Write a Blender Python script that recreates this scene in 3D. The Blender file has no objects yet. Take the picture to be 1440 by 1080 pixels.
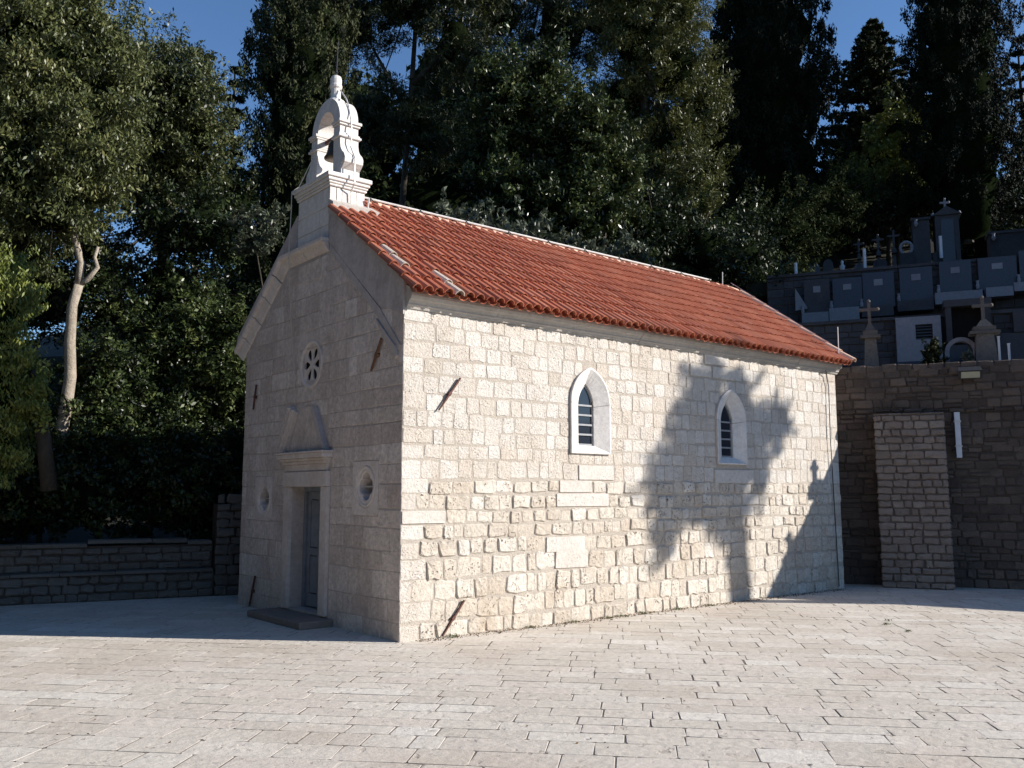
import bpy, math, random
import numpy as np
from mathutils import Vector, Matrix

S = bpy.context.scene
COL = S.collection
R = math.radians
random.seed(11)

# ------------------------------------------------------------------ camera
cd = bpy.data.cameras.new('camera')
cd.sensor_width = 36.0
cd.lens = 31.24
cd.clip_start = 0.1
cd.clip_end = 2000
cam = bpy.data.objects.new('camera', cd)
cam.location = (-6.153, -9.791, 1.848)
cam.rotation_euler = (math.pi/2 + 0.1235, 0, 0.8867 - math.pi/2)
COL.objects.link(cam)
S.camera = cam

# ------------------------------------------------------------------ light
SUN_EL, SUN_AZ = R(24.5), R(-45.5)          # azimuth counted from +x towards +y
W = bpy.data.worlds.new('World'); S.world = W; W.use_nodes = True
nt = W.node_tree; bg = nt.nodes['Background']
sky = nt.nodes.new('ShaderNodeTexSky'); sky.sky_type = 'NISHITA'; sky.sun_disc = False
sky.sun_elevation = SUN_EL
sky.sun_rotation = math.pi/2 - SUN_AZ        # Nishita rotation runs clockwise from +y
sky.altitude = 100; sky.air_density = 1.0; sky.dust_density = 0.0; sky.ozone_density = 6.0
nt.links.new(sky.outputs[0], bg.inputs[0]); bg.inputs[1].default_value = 0.095
sl = bpy.data.lights.new('sun', 'SUN'); sl.energy = 5.0; sl.angle = R(0.53); sl.color = (1.0, 0.945, 0.87)
so = bpy.data.objects.new('sun', sl); COL.objects.link(so); so.location = (30, -30, 30)
sd = Vector((math.cos(SUN_EL)*math.cos(SUN_AZ), math.cos(SUN_EL)*math.sin(SUN_AZ), math.sin(SUN_EL)))
so.rotation_euler = sd.to_track_quat('Z', 'Y').to_euler()
S.view_settings.view_transform = 'Standard'
S.view_settings.look = 'None'
S.view_settings.gamma = 1
S.view_settings.use_curve_mapping = False
S.view_settings.exposure = 0.74

# ------------------------------------------------------------------ materials
def nmat(name):
    m = bpy.data.materials.new(name); m.use_nodes = True
    t = m.node_tree; b = t.nodes['Principled BSDF']
    return m, t, b
def node(t, ty, **kw):
    n = t.nodes.new(ty)
    for k, v in kw.items():
        if k in n.inputs: n.inputs[k].default_value = v
        else: setattr(n, k, v)
    return n
def ramp(t, fac, stops):
    r = t.nodes.new('ShaderNodeValToRGB')
    el = r.color_ramp.elements
    while len(el) < len(stops): el.new(0.5)
    for e, (p, c) in zip(el, stops):
        e.position = p; e.color = (c[0], c[1], c[2], 1)
    t.links.new(fac, r.inputs[0]); return r.outputs[0]
def mix(t, fac, a, b, mode='MIX'):
    m = t.nodes.new('ShaderNodeMix'); m.data_type = 'RGBA'; m.blend_type = mode
    for sock, v in ((m.inputs[0], fac), (m.inputs[6], a), (m.inputs[7], b)):
        if hasattr(v, 'links') or hasattr(v, 'is_linked'): t.links.new(v, sock)
        elif isinstance(v, (int, float)): sock.default_value = v
        else: sock.default_value = (v[0], v[1], v[2], 1)
    return m.outputs[2]
def math_(t, op, a, b=None, clamp=False):
    m = t.nodes.new('ShaderNodeMath'); m.operation = op; m.use_clamp = clamp
    for i, v in enumerate((a, b)):
        if v is None: continue
        if isinstance(v, (int, float)): m.inputs[i].default_value = v
        else: t.links.new(v, m.inputs[i])
    return m.outputs[0]
def tone(t):
    """per-piece random value: object random for single pieces, 'tone' attribute inside joined ones"""
    oi = t.nodes.new('ShaderNodeObjectInfo'); at = t.nodes.new('ShaderNodeAttribute'); at.attribute_name = 'tone'
    return math_(t, 'FRACT', math_(t, 'ADD', oi.outputs['Random'], at.outputs['Fac']))
def pos(t):
    return t.nodes.new('ShaderNodeNewGeometry').outputs['Position']
def noise(t, p, scale, detail=6, rough=0.6, dist=0.0):
    n = node(t, 'ShaderNodeTexNoise'); n.inputs['Scale'].default_value = scale
    n.inputs['Detail'].default_value = detail; n.inputs['Roughness'].default_value = rough
    n.inputs['Distortion'].default_value = dist
    t.links.new(p, n.inputs['Vector']); return n.outputs['Fac']
def stone_mat(name, tones, stain=(0.2, 0.17, 0.14), pit=0.5, rough=0.85, bump=0.5, bscale=28, stain_amt=0.35, stain_scale=1.2,
              pit_scale=38, fine=0.35, streak=0.0):
    m, t, b = nmat(name); p = pos(t); tn = tone(t)
    n = len(tones)
    base = ramp(t, tn, [(i/(n-1) if n > 1 else 0, c) for i, c in enumerate(tones)])
    f = noise(t, p, 14, 8, 0.7)
    base = mix(t, fine, base, ramp(t, f, [(0.3, (0.42, 0.40, 0.38)), (0.7, (1.25, 1.22, 1.18))]), 'MULTIPLY')
    s = noise(t, p, stain_scale, 7, 0.62, 0.4)
    sf = math_(t, 'MULTIPLY', ramp(t, s, [(0.5, (0, 0, 0)), (0.75, (1, 1, 1))]), stain_amt)
    base = mix(t, sf, base, stain)
    if streak:
        mp_ = t.nodes.new('ShaderNodeMapping'); mp_.inputs['Scale'].default_value = (1.6, 1.6, 0.3); t.links.new(p, mp_.inputs['Vector'])
        sk = noise(t, mp_.outputs[0], 1.6, 6, 0.65)
        base = mix(t, streak, base, ramp(t, sk, [(0.32, (0.66, 0.62, 0.60)), (0.52, (0.95, 0.93, 0.92)), (0.7, (1.18, 1.16, 1.14))]), 'MULTIPLY')
    g = noise(t, p, pit_scale, 3, 0.5)
    pf = ramp(t, g, [(0.60, (0, 0, 0)), (0.67, (1, 1, 1))])
    pm = ramp(t, noise(t, p, 3.1, 3, 0.5), [(0.42, (0, 0, 0)), (0.6, (1, 1, 1))])
    pf2 = math_(t, 'MULTIPLY', pf, math_(t, 'MULTIPLY', pm, pit))
    base = mix(t, pf2, base, (0.16, 0.12, 0.09))
    t.links.new(base, b.inputs['Base Color'])
    b.inputs['Roughness'].default_value = rough
    b.inputs['Specular IOR Level'].default_value = 0.25
    h = math_(t, 'ADD', math_(t, 'MULTIPLY', noise(t, p, bscale, 8, 0.68), 1.0), math_(t, 'MULTIPLY', pf2, -0.8))
    bp = node(t, 'ShaderNodeBump'); bp.inputs['Strength'].default_value = bump; bp.inputs['Distance'].default_value = 0.03
    t.links.new(h, bp.inputs['Height']); t.links.new(bp.outputs[0], b.inputs['Normal'])
    return m
def plain_mat(name, c, rough=0.6, metal=0.0, var=0.25, scale=12, bump=0.15):
    m, t, b = nmat(name); p = pos(t)
    f = noise(t, p, scale, 6, 0.6)
    base = mix(t, 1.0, c, ramp(t, f, [(0.3, (1-var,)*3), (0.7, (1+var*0.6,)*3)]), 'MULTIPLY')
    t.links.new(base, b.inputs['Base Color']); b.inputs['Roughness'].default_value = rough
    b.inputs['Metallic'].default_value = metal
    bp = node(t, 'ShaderNodeBump'); bp.inputs['Strength'].default_value = bump; bp.inputs['Distance'].default_value = 0.01
    t.links.new(f, bp.inputs['Height']); t.links.new(bp.outputs[0], b.inputs['Normal'])
    return m
def leaf_mat(name, tones, rough=0.45, spec=0.4, trans=0.15):
    m, t, b = nmat(name)
    at = t.nodes.new('ShaderNodeAttribute'); at.attribute_name = 'tone'
    n = len(tones)
    base = ramp(t, at.outputs['Fac'], [(i/(n-1), c) for i, c in enumerate(tones)])
    t.links.new(base, b.inputs['Base Color']); b.inputs['Roughness'].default_value = rough
    b.inputs['Specular IOR Level'].default_value = spec
    tr = t.nodes.new('ShaderNodeBsdfTranslucent'); t.links.new(base, tr.inputs[0])
    ms = t.nodes.new('ShaderNodeMixShader'); ms.inputs[0].default_value = trans
    t.links.new(b.outputs[0], ms.inputs[1]); t.links.new(tr.outputs[0], ms.inputs[2])
    t.links.new(ms.outputs[0], t.nodes['Material Output'].inputs[0])
    return m

M = {}
M['rubble'] = stone_mat('limestone_rubble', [(0.54, 0.485, 0.42), (0.60, 0.555, 0.50), (0.64, 0.605, 0.56), (0.56, 0.50, 0.435), (0.66, 0.63, 0.585), (0.575, 0.53, 0.475), (0.61, 0.575, 0.53)],
                        stain=(0.47, 0.385, 0.30), pit=0.6, bump=1.0, bscale=26, stain_amt=0.6, pit_scale=42, streak=0.22)
M['rubble_low'] = stone_mat('rough_tan_rubble', [(0.50, 0.44, 0.37), (0.57, 0.515, 0.445), (0.61, 0.565, 0.50), (0.53, 0.465, 0.39), (0.59, 0.54, 0.47), (0.64, 0.60, 0.545)], stain=(0.40, 0.31, 0.225), pit=1.0, bump=1.0, bscale=17, stain_amt=0.6, pit_scale=34, fine=0.5)
M['smooth'] = stone_mat('dressed_limestone', [(0.55, 0.51, 0.46), (0.59, 0.55, 0.505), (0.565, 0.525, 0.48)], stain=(0.45, 0.40, 0.35), pit=0.4, bump=0.6, stain_amt=0.45)
M['mortar'] = stone_mat('lime_mortar', [(0.455, 0.405, 0.35), (0.455, 0.405, 0.35)], stain=(0.37, 0.31, 0.25), pit=0.3, bump=0.8, bscale=45, stain_amt=0.5)
M['ashlar'] = stone_mat('grey_ashlar', [(0.62, 0.545, 0.50), (0.71, 0.635, 0.59), (0.65, 0.565, 0.52), (0.76, 0.69, 0.645), (0.60, 0.515, 0.475), (0.68, 0.60, 0.545)],
                        stain=(0.36, 0.285, 0.25), pit=0.6, bump=0.6, stain_amt=0.55, stain_scale=1.7, pit_scale=55, fine=0.6, streak=0.5)
M['ashlar_mortar'] = stone_mat('ashlar_joint', [(0.50, 0.435, 0.40), (0.50, 0.435, 0.40)], pit=0.3, bump=0.5)
M['render'] = stone_mat('grey_render', [(0.50, 0.455, 0.435), (0.50, 0.455, 0.435)], stain=(0.30, 0.265, 0.25), pit=0.3, bump=0.35, stain_amt=0.8, stain_scale=1.6, bscale=16, streak=0.6)
M['cornice'] = stone_mat('weathered_cornice', [(0.44, 0.41, 0.375), (0.48, 0.45, 0.41)], stain=(0.25, 0.225, 0.20), pit=0.3, bump=0.4, stain_amt=0.6)
M['marble'] = stone_mat('white_limestone', [(0.66, 0.63, 0.60), (0.72, 0.69, 0.66), (0.62, 0.585, 0.555)], stain=(0.36, 0.33, 0.31), pit=0.15, bump=0.2, stain_amt=0.45, stain_scale=3.0)
M['portal'] = stone_mat('portal_stone', [(0.62, 0.555, 0.515), (0.68, 0.61, 0.57)], stain=(0.42, 0.31, 0.25), pit=0.2, bump=0.3, stain_amt=0.55, stain_scale=2.0)
M['paving'] = stone_mat('paving_limestone', [(0.53, 0.485, 0.42), (0.60, 0.555, 0.49), (0.56, 0.51, 0.445), (0.66, 0.62, 0.56), (0.54, 0.495, 0.435), (0.59, 0.53, 0.47), (0.63, 0.585, 0.52)],
                        stain=(0.42, 0.345, 0.275), pit=0.35, bump=0.45, bscale=8, stain_amt=0.7, stain_scale=0.5, pit_scale=9, fine=0.38)
M['joint'] = stone_mat('paving_joint', [(0.21, 0.18, 0.155), (0.21, 0.18, 0.155)], pit=0.2, bump=0.6)
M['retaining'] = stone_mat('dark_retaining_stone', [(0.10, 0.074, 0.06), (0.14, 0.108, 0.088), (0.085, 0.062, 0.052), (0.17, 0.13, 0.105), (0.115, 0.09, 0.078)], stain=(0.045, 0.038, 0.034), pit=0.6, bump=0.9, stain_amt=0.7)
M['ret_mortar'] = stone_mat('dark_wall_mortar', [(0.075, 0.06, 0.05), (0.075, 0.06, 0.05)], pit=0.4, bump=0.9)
M['buttress'] = stone_mat('pale_buttress_stone', [(0.20, 0.16, 0.135), (0.27, 0.22, 0.19), (0.23, 0.185, 0.16), (0.31, 0.26, 0.225)], stain=(0.22, 0.18, 0.15), pit=0.5, bump=0.7, stain_amt=0.4)
M['but_mortar'] = stone_mat('buttress_mortar', [(0.16, 0.13, 0.11), (0.16, 0.13, 0.11)], pit=0.4, bump=0.9)
M['lowwall'] = stone_mat('dark_wall_stone', [(0.12, 0.112, 0.10), (0.165, 0.152, 0.14), (0.135, 0.125, 0.115), (0.185, 0.17, 0.155)], stain=(0.10, 0.095, 0.08), pit=0.6, bump=1.0, stain_amt=0.6)  # low, fairly even stone tones with darker blotches
M['tile'] = stone_mat('terracotta_tile', [(0.37, 0.110, 0.058), (0.44, 0.140, 0.076), (0.30, 0.088, 0.050), (0.40, 0.122, 0.066), (0.48, 0.175, 0.10), (0.36, 0.108, 0.058), (0.42, 0.16, 0.10)],
                      stain=(0.25, 0.10, 0.065), pit=0.4, bump=0.15, stain_amt=0.6, rough=0.75, fine=0.2)
M['oldtile'] = stone_mat('weathered_tile', [(0.60, 0.40, 0.30), (0.66, 0.45, 0.35), (0.54, 0.33, 0.25)], stain=(0.34, 0.2, 0.15), pit=0.3, bump=0.25)
M['paletile'] = stone_mat('pale_lichen_tile', [(0.50, 0.43, 0.37), (0.57, 0.49, 0.42)], stain=(0.32, 0.20, 0.15), pit=0.5, bump=0.3)
M['rust'] = plain_mat('rusted_iron', (0.12, 0.055, 0.04), 0.85, 0.2, 0.5, 30, 0.5)
M['rust2'] = plain_mat('orange_rust', (0.20, 0.10, 0.055), 0.85, 0.1, 0.5, 30, 0.5)
M['iron'] = plain_mat('dark_iron', (0.05, 0.05, 0.055), 0.6, 0.6, 0.3, 30, 0.2)
M['bronze'] = plain_mat('aged_bronze', (0.10, 0.075, 0.05), 0.5, 0.8, 0.4, 14, 0.2)
M['zinc'] = plain_mat('pale_conductor_metal', (0.62, 0.60, 0.58), 0.5, 0.3, 0.15, 10, 0.05)
M['rope'] = plain_mat('rope_fibre', (0.46, 0.41, 0.36), 0.9, 0, 0.2, 60, 0.1)
M['doorpaint'] = plain_mat('blue_grey_door_paint', (0.19, 0.21, 0.24), 0.55, 0, 0.25, 9, 0.1)
M['winwood'] = plain_mat('grey_painted_wood', (0.24, 0.245, 0.26), 0.6, 0, 0.2, 20, 0.1)
M['dark'] = plain_mat('dark_interior', (0.02, 0.018, 0.017), 0.9, 0, 0.2, 5, 0)  # near-black colour stands in for unlit insides
M['dark'].node_tree.nodes['Principled BSDF'].inputs['Specular IOR Level'].default_value = 0
M['bark'] = stone_mat('pale_bark', [(0.36, 0.31, 0.25), (0.36, 0.31, 0.25)], stain=(0.16, 0.13, 0.10), pit=0.5, bump=0.8, stain_amt=0.7, stain_scale=4)
M['darkbark'] = stone_mat('dark_bark', [(0.045, 0.038, 0.03), (0.045, 0.038, 0.03)], pit=0.3, bump=0.8)
M['soil'] = stone_mat('dark_soil', [(0.022, 0.022, 0.014), (0.022, 0.022, 0.014)], stain=(0.012, 0.016, 0.008), pit=0.2, bump=0.8, stain_scale=0.5)
M['granite'] = plain_mat('blue_grey_granite', (0.030, 0.036, 0.055), 0.35, 0, 0.3, 25, 0.05)
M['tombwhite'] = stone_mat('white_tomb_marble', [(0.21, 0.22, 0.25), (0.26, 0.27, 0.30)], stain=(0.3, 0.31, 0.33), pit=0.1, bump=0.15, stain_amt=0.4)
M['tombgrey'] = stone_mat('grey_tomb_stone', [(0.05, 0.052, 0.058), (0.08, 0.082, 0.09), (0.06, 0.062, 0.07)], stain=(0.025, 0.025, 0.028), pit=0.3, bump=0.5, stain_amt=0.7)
M['lampglass'] = plain_mat('floodlight_glass', (0.42, 0.42, 0.30), 0.2, 0, 0.1, 10, 0)
M['plastic'] = plain_mat('white_plastic', (0.62, 0.64, 0.68), 0.5, 0, 0.08, 10, 0)
gm, gt, gb = nmat('window_glass')
gb.inputs['Base Color'].default_value = (0.02, 0.025, 0.035, 1); gb.inputs['Roughness'].default_value = 0.08
M['glass'] = gm
M['leaf_broad'] = leaf_mat('broad_leaf', [(0.018, 0.026, 0.009), (0.058, 0.072, 0.024), (0.105, 0.118, 0.040), (0.17, 0.165, 0.062)])
M['leaf_laurel'] = leaf_mat('laurel_leaf', [(0.008, 0.014, 0.005), (0.024, 0.038, 0.012), (0.052, 0.074, 0.022), (0.115, 0.135, 0.045)], rough=0.42, spec=0.38)
M['leaf_bright'] = leaf_mat('bright_leaf', [(0.07, 0.095, 0.02), (0.14, 0.17, 0.035), (0.22, 0.23, 0.05)])
M['leaf_pine'] = leaf_mat('pine_needles', [(0.014, 0.022, 0.008), (0.052, 0.064, 0.020), (0.14, 0.14, 0.036)])
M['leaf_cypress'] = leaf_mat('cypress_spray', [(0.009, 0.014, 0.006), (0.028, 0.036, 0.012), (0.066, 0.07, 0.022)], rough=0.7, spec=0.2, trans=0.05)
M['leaf_cypress_dark'] = leaf_mat('shaded_cypress_spray', [(0.007, 0.010, 0.006), (0.012, 0.017, 0.009), (0.020, 0.026, 0.012)], rough=0.8, spec=0.12, trans=0.03)  # darker copy of the cypress leaf: self-shadow and dense growth put into colour
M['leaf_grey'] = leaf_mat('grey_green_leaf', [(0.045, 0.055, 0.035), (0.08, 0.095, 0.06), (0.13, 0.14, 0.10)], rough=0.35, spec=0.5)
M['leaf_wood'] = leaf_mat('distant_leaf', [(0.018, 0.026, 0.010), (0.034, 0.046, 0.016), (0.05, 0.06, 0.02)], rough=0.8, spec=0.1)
M['leaf_core'] = plain_mat('crown_core_dark', (0.008, 0.012, 0.005), 1.0, 0, 0.5, 9, 1.0); M['leaf_core'].node_tree.nodes['Principled BSDF'].inputs['Specular IOR Level'].default_value = 0  # crown cores: the deep shade inside is put into this colour
M['weed'] = leaf_mat('weed', [(0.07, 0.09, 0.03), (0.13, 0.14, 0.05)])

# ------------------------------------------------------------------ mesh helpers
class MB:
    def __init__(s): s.v = []; s.f = []; s.t = []
    def add(s, vs, fs, tn=0.0):
        o = len(s.v); s.v += [tuple(v) for v in vs]
        s.f += [tuple(i+o for i in f) for f in fs]; s.t += [tn]*len(vs)
        return s
    def box(s, x0, x1, y0, y1, z0, z1, b=0.0, tn=0.0):
        if x1 < x0: x0, x1 = x1, x0
        if y1 < y0: y0, y1 = y1, y0
        if b <= 0:
            vs = [(x, y, z) for z in (z0, z1) for x, y in ((x0, y0), (x1, y0), (x1, y1), (x0, y1))]
            fs = [(3, 2, 1, 0), (4, 5, 6, 7), (0, 1, 5, 4), (1, 2, 6, 5), (2, 3, 7, 6), (3, 0, 4, 7)]
            return s.add(vs, fs, tn)
        vs = []; 
        for z, i in ((z0, b), (z0+b, 0), (z1-b, 0), (z1, b)):
            vs += [(x0+i, y0+b*0, z), (x1-i, y0, z), (x1, y0+i, z), (x1, y1-i, z), (x1-i, y1, z), (x0+i, y1, z), (x0, y1-i, z), (x0, y0+i, z)] if i == 0 else \
                  [(x0+i, y0+i, z), (x1-i, y0+i, z), (x1-i, y0+i, z), (x1-i, y1-i, z), (x1-i, y1-i, z), (x0+i, y1-i, z), (x0+i, y1-i, z), (x0+i, y0+i, z)]
        # collapse to a simple 4-corner chamfered box (top and bottom edges)
        vs2 = []
        for z, i in ((z0, b), (z0+b, 0), (z1-b, 0), (z1, b)):
            vs2 += [(x0+i, y0+i, z), (x1-i, y0+i, z), (x1-i, y1-i, z), (x0+i, y1-i, z)]
        fs = [(3, 2, 1, 0), (12, 13, 14, 15)]
        for k in range(3):
            for j in range(4):
                a, c = k*4+j, k*4+(j+1) % 4
                fs.append((a, c, c+4, a+4))
        return s.add(vs2, fs, tn)
    def tube(s, pts, r, n=8, cap=True, tn=0.0):
        rs = r if isinstance(r, (list, tuple)) else [r]*len(pts)
        pts = [Vector(p) for p in pts]; vs = []; fs = []
        up = Vector((0, 0, 1)); prev = None
        for i, p in enumerate(pts):
            d = (pts[min(i+1, len(pts)-1)] - pts[max(i-1, 0)]).normalized()
            if prev is None:
                a = d.cross(up if abs(d.z) < 0.95 else Vector((1, 0, 0))).normalized()
            else:
                a = (prev - d*prev.dot(d)).normalized()
            prev = a; c = d.cross(a)
            for k in range(n):
                w = 2*math.pi*k/n
                vs.append(p + (a*math.cos(w) + c*math.sin(w))*rs[i])
        for i in range(len(pts)-1):
            for k in range(n):
                a, b = i*n+k, i*n+(k+1) % n
                fs.append((a, b, b+n, a+n))
        if cap:
            fs.append(tuple(range(n))[::-1]); fs.append(tuple(range((len(pts)-1)*n, len(pts)*n)))
        return s.add(vs, fs, tn)
    def lathe(s, c, prof, n=16, tn=0.0):
        vs = []; fs = []
        for r, z in prof:
            for k in range(n):
                w = 2*math.pi*k/n; vs.append((c[0]+r*math.cos(w), c[1]+r*math.sin(w), c[2]+z))
        for i in range(len(prof)-1):
            for k in range(n):
                a, b = i*n+k, i*n+(k+1) % n
                fs.append((a, b, b+n, a+n))
        fs.append(tuple(range(n))[::-1]); fs.append(tuple(range((len(prof)-1)*n, len(prof)*n)))
        return s.add(vs, fs, tn)
    def prism(s, poly, fn0, fn1, tn=0.0):
        """poly in 2D, fn0/fn1 map (a,b) to the two 3D ends"""
        n = len(poly); vs = [fn0(*p) for p in poly] + [fn1(*p) for p in poly]
        fs = [tuple(range(n))[::-1], tuple(range(n, 2*n))]
        for i in range(n):
            j = (i+1) % n; fs.append((i, j, j+n, i+n))
        return s.add(vs, fs, tn)
    def strip(s, loops, close=True, tn=0.0):
        n = len(loops[0]); vs = [p for l in loops for p in l]; fs = []
        for i in range(len(loops)-1):
            for k in range(n if close else n-1):
                a, b = i*n+k, i*n+(k+1) % n
                fs.append((a, b, b+n, a+n))
        return s.add(vs, fs, tn)
    def mesh(s, name):
        me = bpy.data.meshes.new(name); me.from_pydata(s.v, [], s.f)
        if any(s.t):
            a = me.attributes.new('tone', 'FLOAT', 'POINT'); a.data.foreach_set('value', np.array(s.t, dtype=np.float32))
        me.update(); return me
    def build(s, name, mat, parent=None, smooth=False, fix=True):
        me = s.mesh(name)
        if fix: fixn(me)
        return link(name, me, mat, parent, smooth)
import bmesh
def fixn(me):
    bm = bmesh.new(); bm.from_mesh(me); bmesh.ops.recalc_face_normals(bm, faces=bm.faces); bm.to_mesh(me); bm.free()
def link(name, me, mat, parent=None, smooth=False):
    if mat is not None and not me.materials: me.materials.append(M[mat] if isinstance(mat, str) else mat)
    if smooth:
        me.polygons.foreach_set('use_smooth', [True]*len(me.polygons))
    o = bpy.data.objects.new(name, me); COL.objects.link(o)
    if parent is not None: o.parent = parent
    return o
def tag(o, label=None, cat=None, group=None, kind=None):
    if label: o['label'] = label
    if cat: o['category'] = cat
    if group: o['group'] = group
    if kind: o['kind'] = kind
    return o
def empty(name, loc, label, cat, group=None):
    o = bpy.data.objects.new(name, None); o.location = loc; o.empty_display_size = 0.3; COL.objects.link(o)
    bpy.context.view_layer.update() if False else None
    return tag(o, label, cat, group)

# frame of a wall: origin, u (along), n (outward), z up. Pieces are built in local (u, z, out)
class Wall:
    def __init__(s, org, u, n): s.o = Vector(org); s.u = Vector(u).normalized(); s.n = Vector(n).normalized()
    def p(s, a, z, d=0.0): return s.o + s.u*a + s.n*d + Vector((0, 0, z))
SIDE = Wall((0, 0, 0), (1, 0, 0), (0, -1, 0))
FRONT = Wall((0, 0, 0), (0, 1, 0), (-1, 0, 0))

def stone_geo(w, h, d, rnd, rough=1.0, bev=0.018, back=0.01):
    """irregular hewn block face: centre at origin, in (a, z, out) coordinates"""
    def ring(ins, dep, jit):
        pts = []
        hw, hh = w/2-ins, h/2-ins
        c = min(hw, hh)*0.24*rough
        base = [(-hw+c, -hh), (0, -hh), (hw-c, -hh), (hw, -hh+c), (hw, hh-c), (hw-c, hh), (0, hh), (-hw+c, hh), (-hw, hh-c), (-hw, -hh+c)]
        for a, b in base: pts.append((a, b, dep))
        return pts
    j = [(rnd.uniform(-1, 1), rnd.uniform(-1, 1)) for _ in range(10)]
    s = min(w, h)*0.075*rough
    def jit(r, dd): return [(a+j[i][0]*s, b+j[i][1]*s, c+rnd.uniform(-dd, dd)) for i, (a, b, c) in enumerate(r)]
    r0 = jit(ring(0, -back, 0), 0)
    r1 = jit(ring(0.003, d*0.45, 0), d*0.12*rough)
    r2 = jit(ring(bev, d, 0), d*0.22*rough)
    vs = r0+r1+r2+[(rnd.uniform(-.2, .2)*w, rnd.uniform(-.2, .2)*h, d*(1+0.25*rough*rnd.uniform(-1, 1)))]
    fs = []
    for k in range(2):
        for i in range(10):
            i2 = (i+1) % 10; fs.append((k*10+i, k*10+i2, k*10+10+i2, k*10+10+i))
    for i in range(10): fs.append((20+i, 20+(i+1) % 10, 30))
    return vs, fs
_cache = {}
def stone_obj(name, wall, a0, a1, z0, z1, d, mat, parent, rough=1.0, bev=0.018, seed=0, origin=Vector((0, 0, 0))):
    w, h = round((a1-a0)*50)/50, round((z1-z0)*100)/100
    key = (name, w, h, round(d, 3), mat, round(rough, 1), seed % 4, id(wall))
    if key not in _cache:
        vs, fs = stone_geo(w, h, d, random.Random(hash(key[:4])+seed % 4), rough, bev)
        b = MB(); b.add([wall.u*a + wall.n*c + Vector((0, 0, z)) for a, z, c in vs], fs)
        me = b.mesh(name); fixn(me); me.materials.append(M[mat]); _cache[key] = me
    o = bpy.data.objects.new(name, _cache[key]); COL.objects.link(o); o.parent = parent
    o.location = wall.p((a0+a1)/2, (z0+z1)/2) - origin
    o.scale = (1, 1, 1)
    return o
def stone_into(b, wall, a0, a1, z0, z1, d, rough, bev, rnd):
    vs, fs = stone_geo(a1-a0, z1-z0, d, rnd, rough, bev)
    c = ((a0+a1)/2, (z0+z1)/2)
    b.add([wall.p(c[0]+a, c[1]+z, e) for a, z, e in vs], fs, rnd.random())

def holed_plane(b, wall, a0, a1, z0, z1, holes, d=0.0, depth=0.0):
    """flat wall sheet with rectangular holes, plus reveals of given depth"""
    A = sorted({a0, a1, *[h[0] for h in holes], *[h[1] for h in holes]})
    Z = sorted({z0, z1, *[h[2] for h in holes], *[h[3] for h in holes]})
    for i in range(len(A)-1):
        for k in range(len(Z)-1):
            ca, cz = (A[i]+A[i+1])/2, (Z[k]+Z[k+1])/2
            if any(h[0] < ca < h[1] and h[2] < cz < h[3] for h in holes): continue
            b.add([wall.p(A[i], Z[k], d), wall.p(A[i+1], Z[k], d), wall.p(A[i+1], Z[k+1], d), wall.p(A[i], Z[k+1], d)], [(0, 1, 2, 3)])
    for h in (holes if depth > 0 else []):
        q = [(h[0], h[2]), (h[1], h[2]), (h[1], h[3]), (h[0], h[3])]
        b.strip([[wall.p(a, z, d) for a, z in q], [wall.p(a, z, d-depth) for a, z in q]])

# ------------------------------------------------------------------ ground
YC = 2.62                      # centre line of the chapel
LEN, WID = 10.35, 5.12
EAVE_Y, EAVE_Z = -0.33, 4.46
RIDGE_Z = 6.56
SLOPE = (RIDGE_Z-EAVE_Z)/(YC-EAVE_Y)

g = MB(); g.add([(-400, -400, -0.09), (400, -400, -0.09), (400, 400, -0.09), (-400, 400, -0.09)], [(0, 1, 2, 3)])
tag(g.build('ground', 'soil'), kind='structure')

# pavement: rows of limestone slabs running away to the left
pr = R(133.0)
PA = Vector((math.cos(pr), math.sin(pr), 0)); PB = Vector((-PA.y, PA.x, 0)) * -1
if PB.dot(Vector((0.63, 0.77, 0))) < 0: PB = -PB
pv = MB(); 
pv.add([PA*a + PB*b_ + Vector((0, 0, -0.0042)) for a, b_ in ((-30, -12), (30, -12), (30, 13.5), (-30, 13.5))], [(0, 1, 2, 3)])
pavement = tag(pv.build('pavement', 'joint'), kind='structure')
cm = Matrix.Rotation(0.8867-math.pi/2, 3, 'Z') @ Matrix.Rotation(math.pi/2+0.1235, 3, 'X')
cmi = cm.transposed(); CP = Vector((-6.153, -9.791, 1.848))
def scr(p):
    v = cmi @ (Vector(p)-CP)
    if v.z > -0.3: return None
    return (720 - 1249*v.x/v.z, 540 + 1249*v.y/v.z, -v.z)
WU, WN = Vector((0.5, -0.8660, 0)), Vector((0.8660, 0.5, 0)); WO = Vector((12.22, -1.37, 0))
slabs = []
bb = -9.6; k = 0; rnd = random.Random(5)
while bb < 13.0:
    h = rnd.uniform(0.24, 0.37)
    a = -22 + rnd.uniform(0, .5)
    while a < 22:
        w = rnd.choice([0.26, 0.36, 0.42, 0.48, 0.52, 0.6, 0.7]) * rnd.uniform(0.85, 1.15)
        c = PA*(a+w/2) + PB*(bb+h/2)
        wu = (c-WO)
        inside = 0.35 < c.x < 10.0 and 0.35 < c.y < 4.8
        north = c.y > 8.3 - 0.2*(c.x+3.2)
        if not inside and not north and wu.dot(WN) < 0.6:
            slabs.append((a, a+w, bb, bb+h, c))
        a += w
    bb += h
def vis(c):
    s = scr(c); 
    return s is not None and -40 < s[0] < 1480 and s[1] < 1100 and not (c.x > 0 and c.y > 0.1 and c.y < 5.1 and c.x < 10.3)
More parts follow.
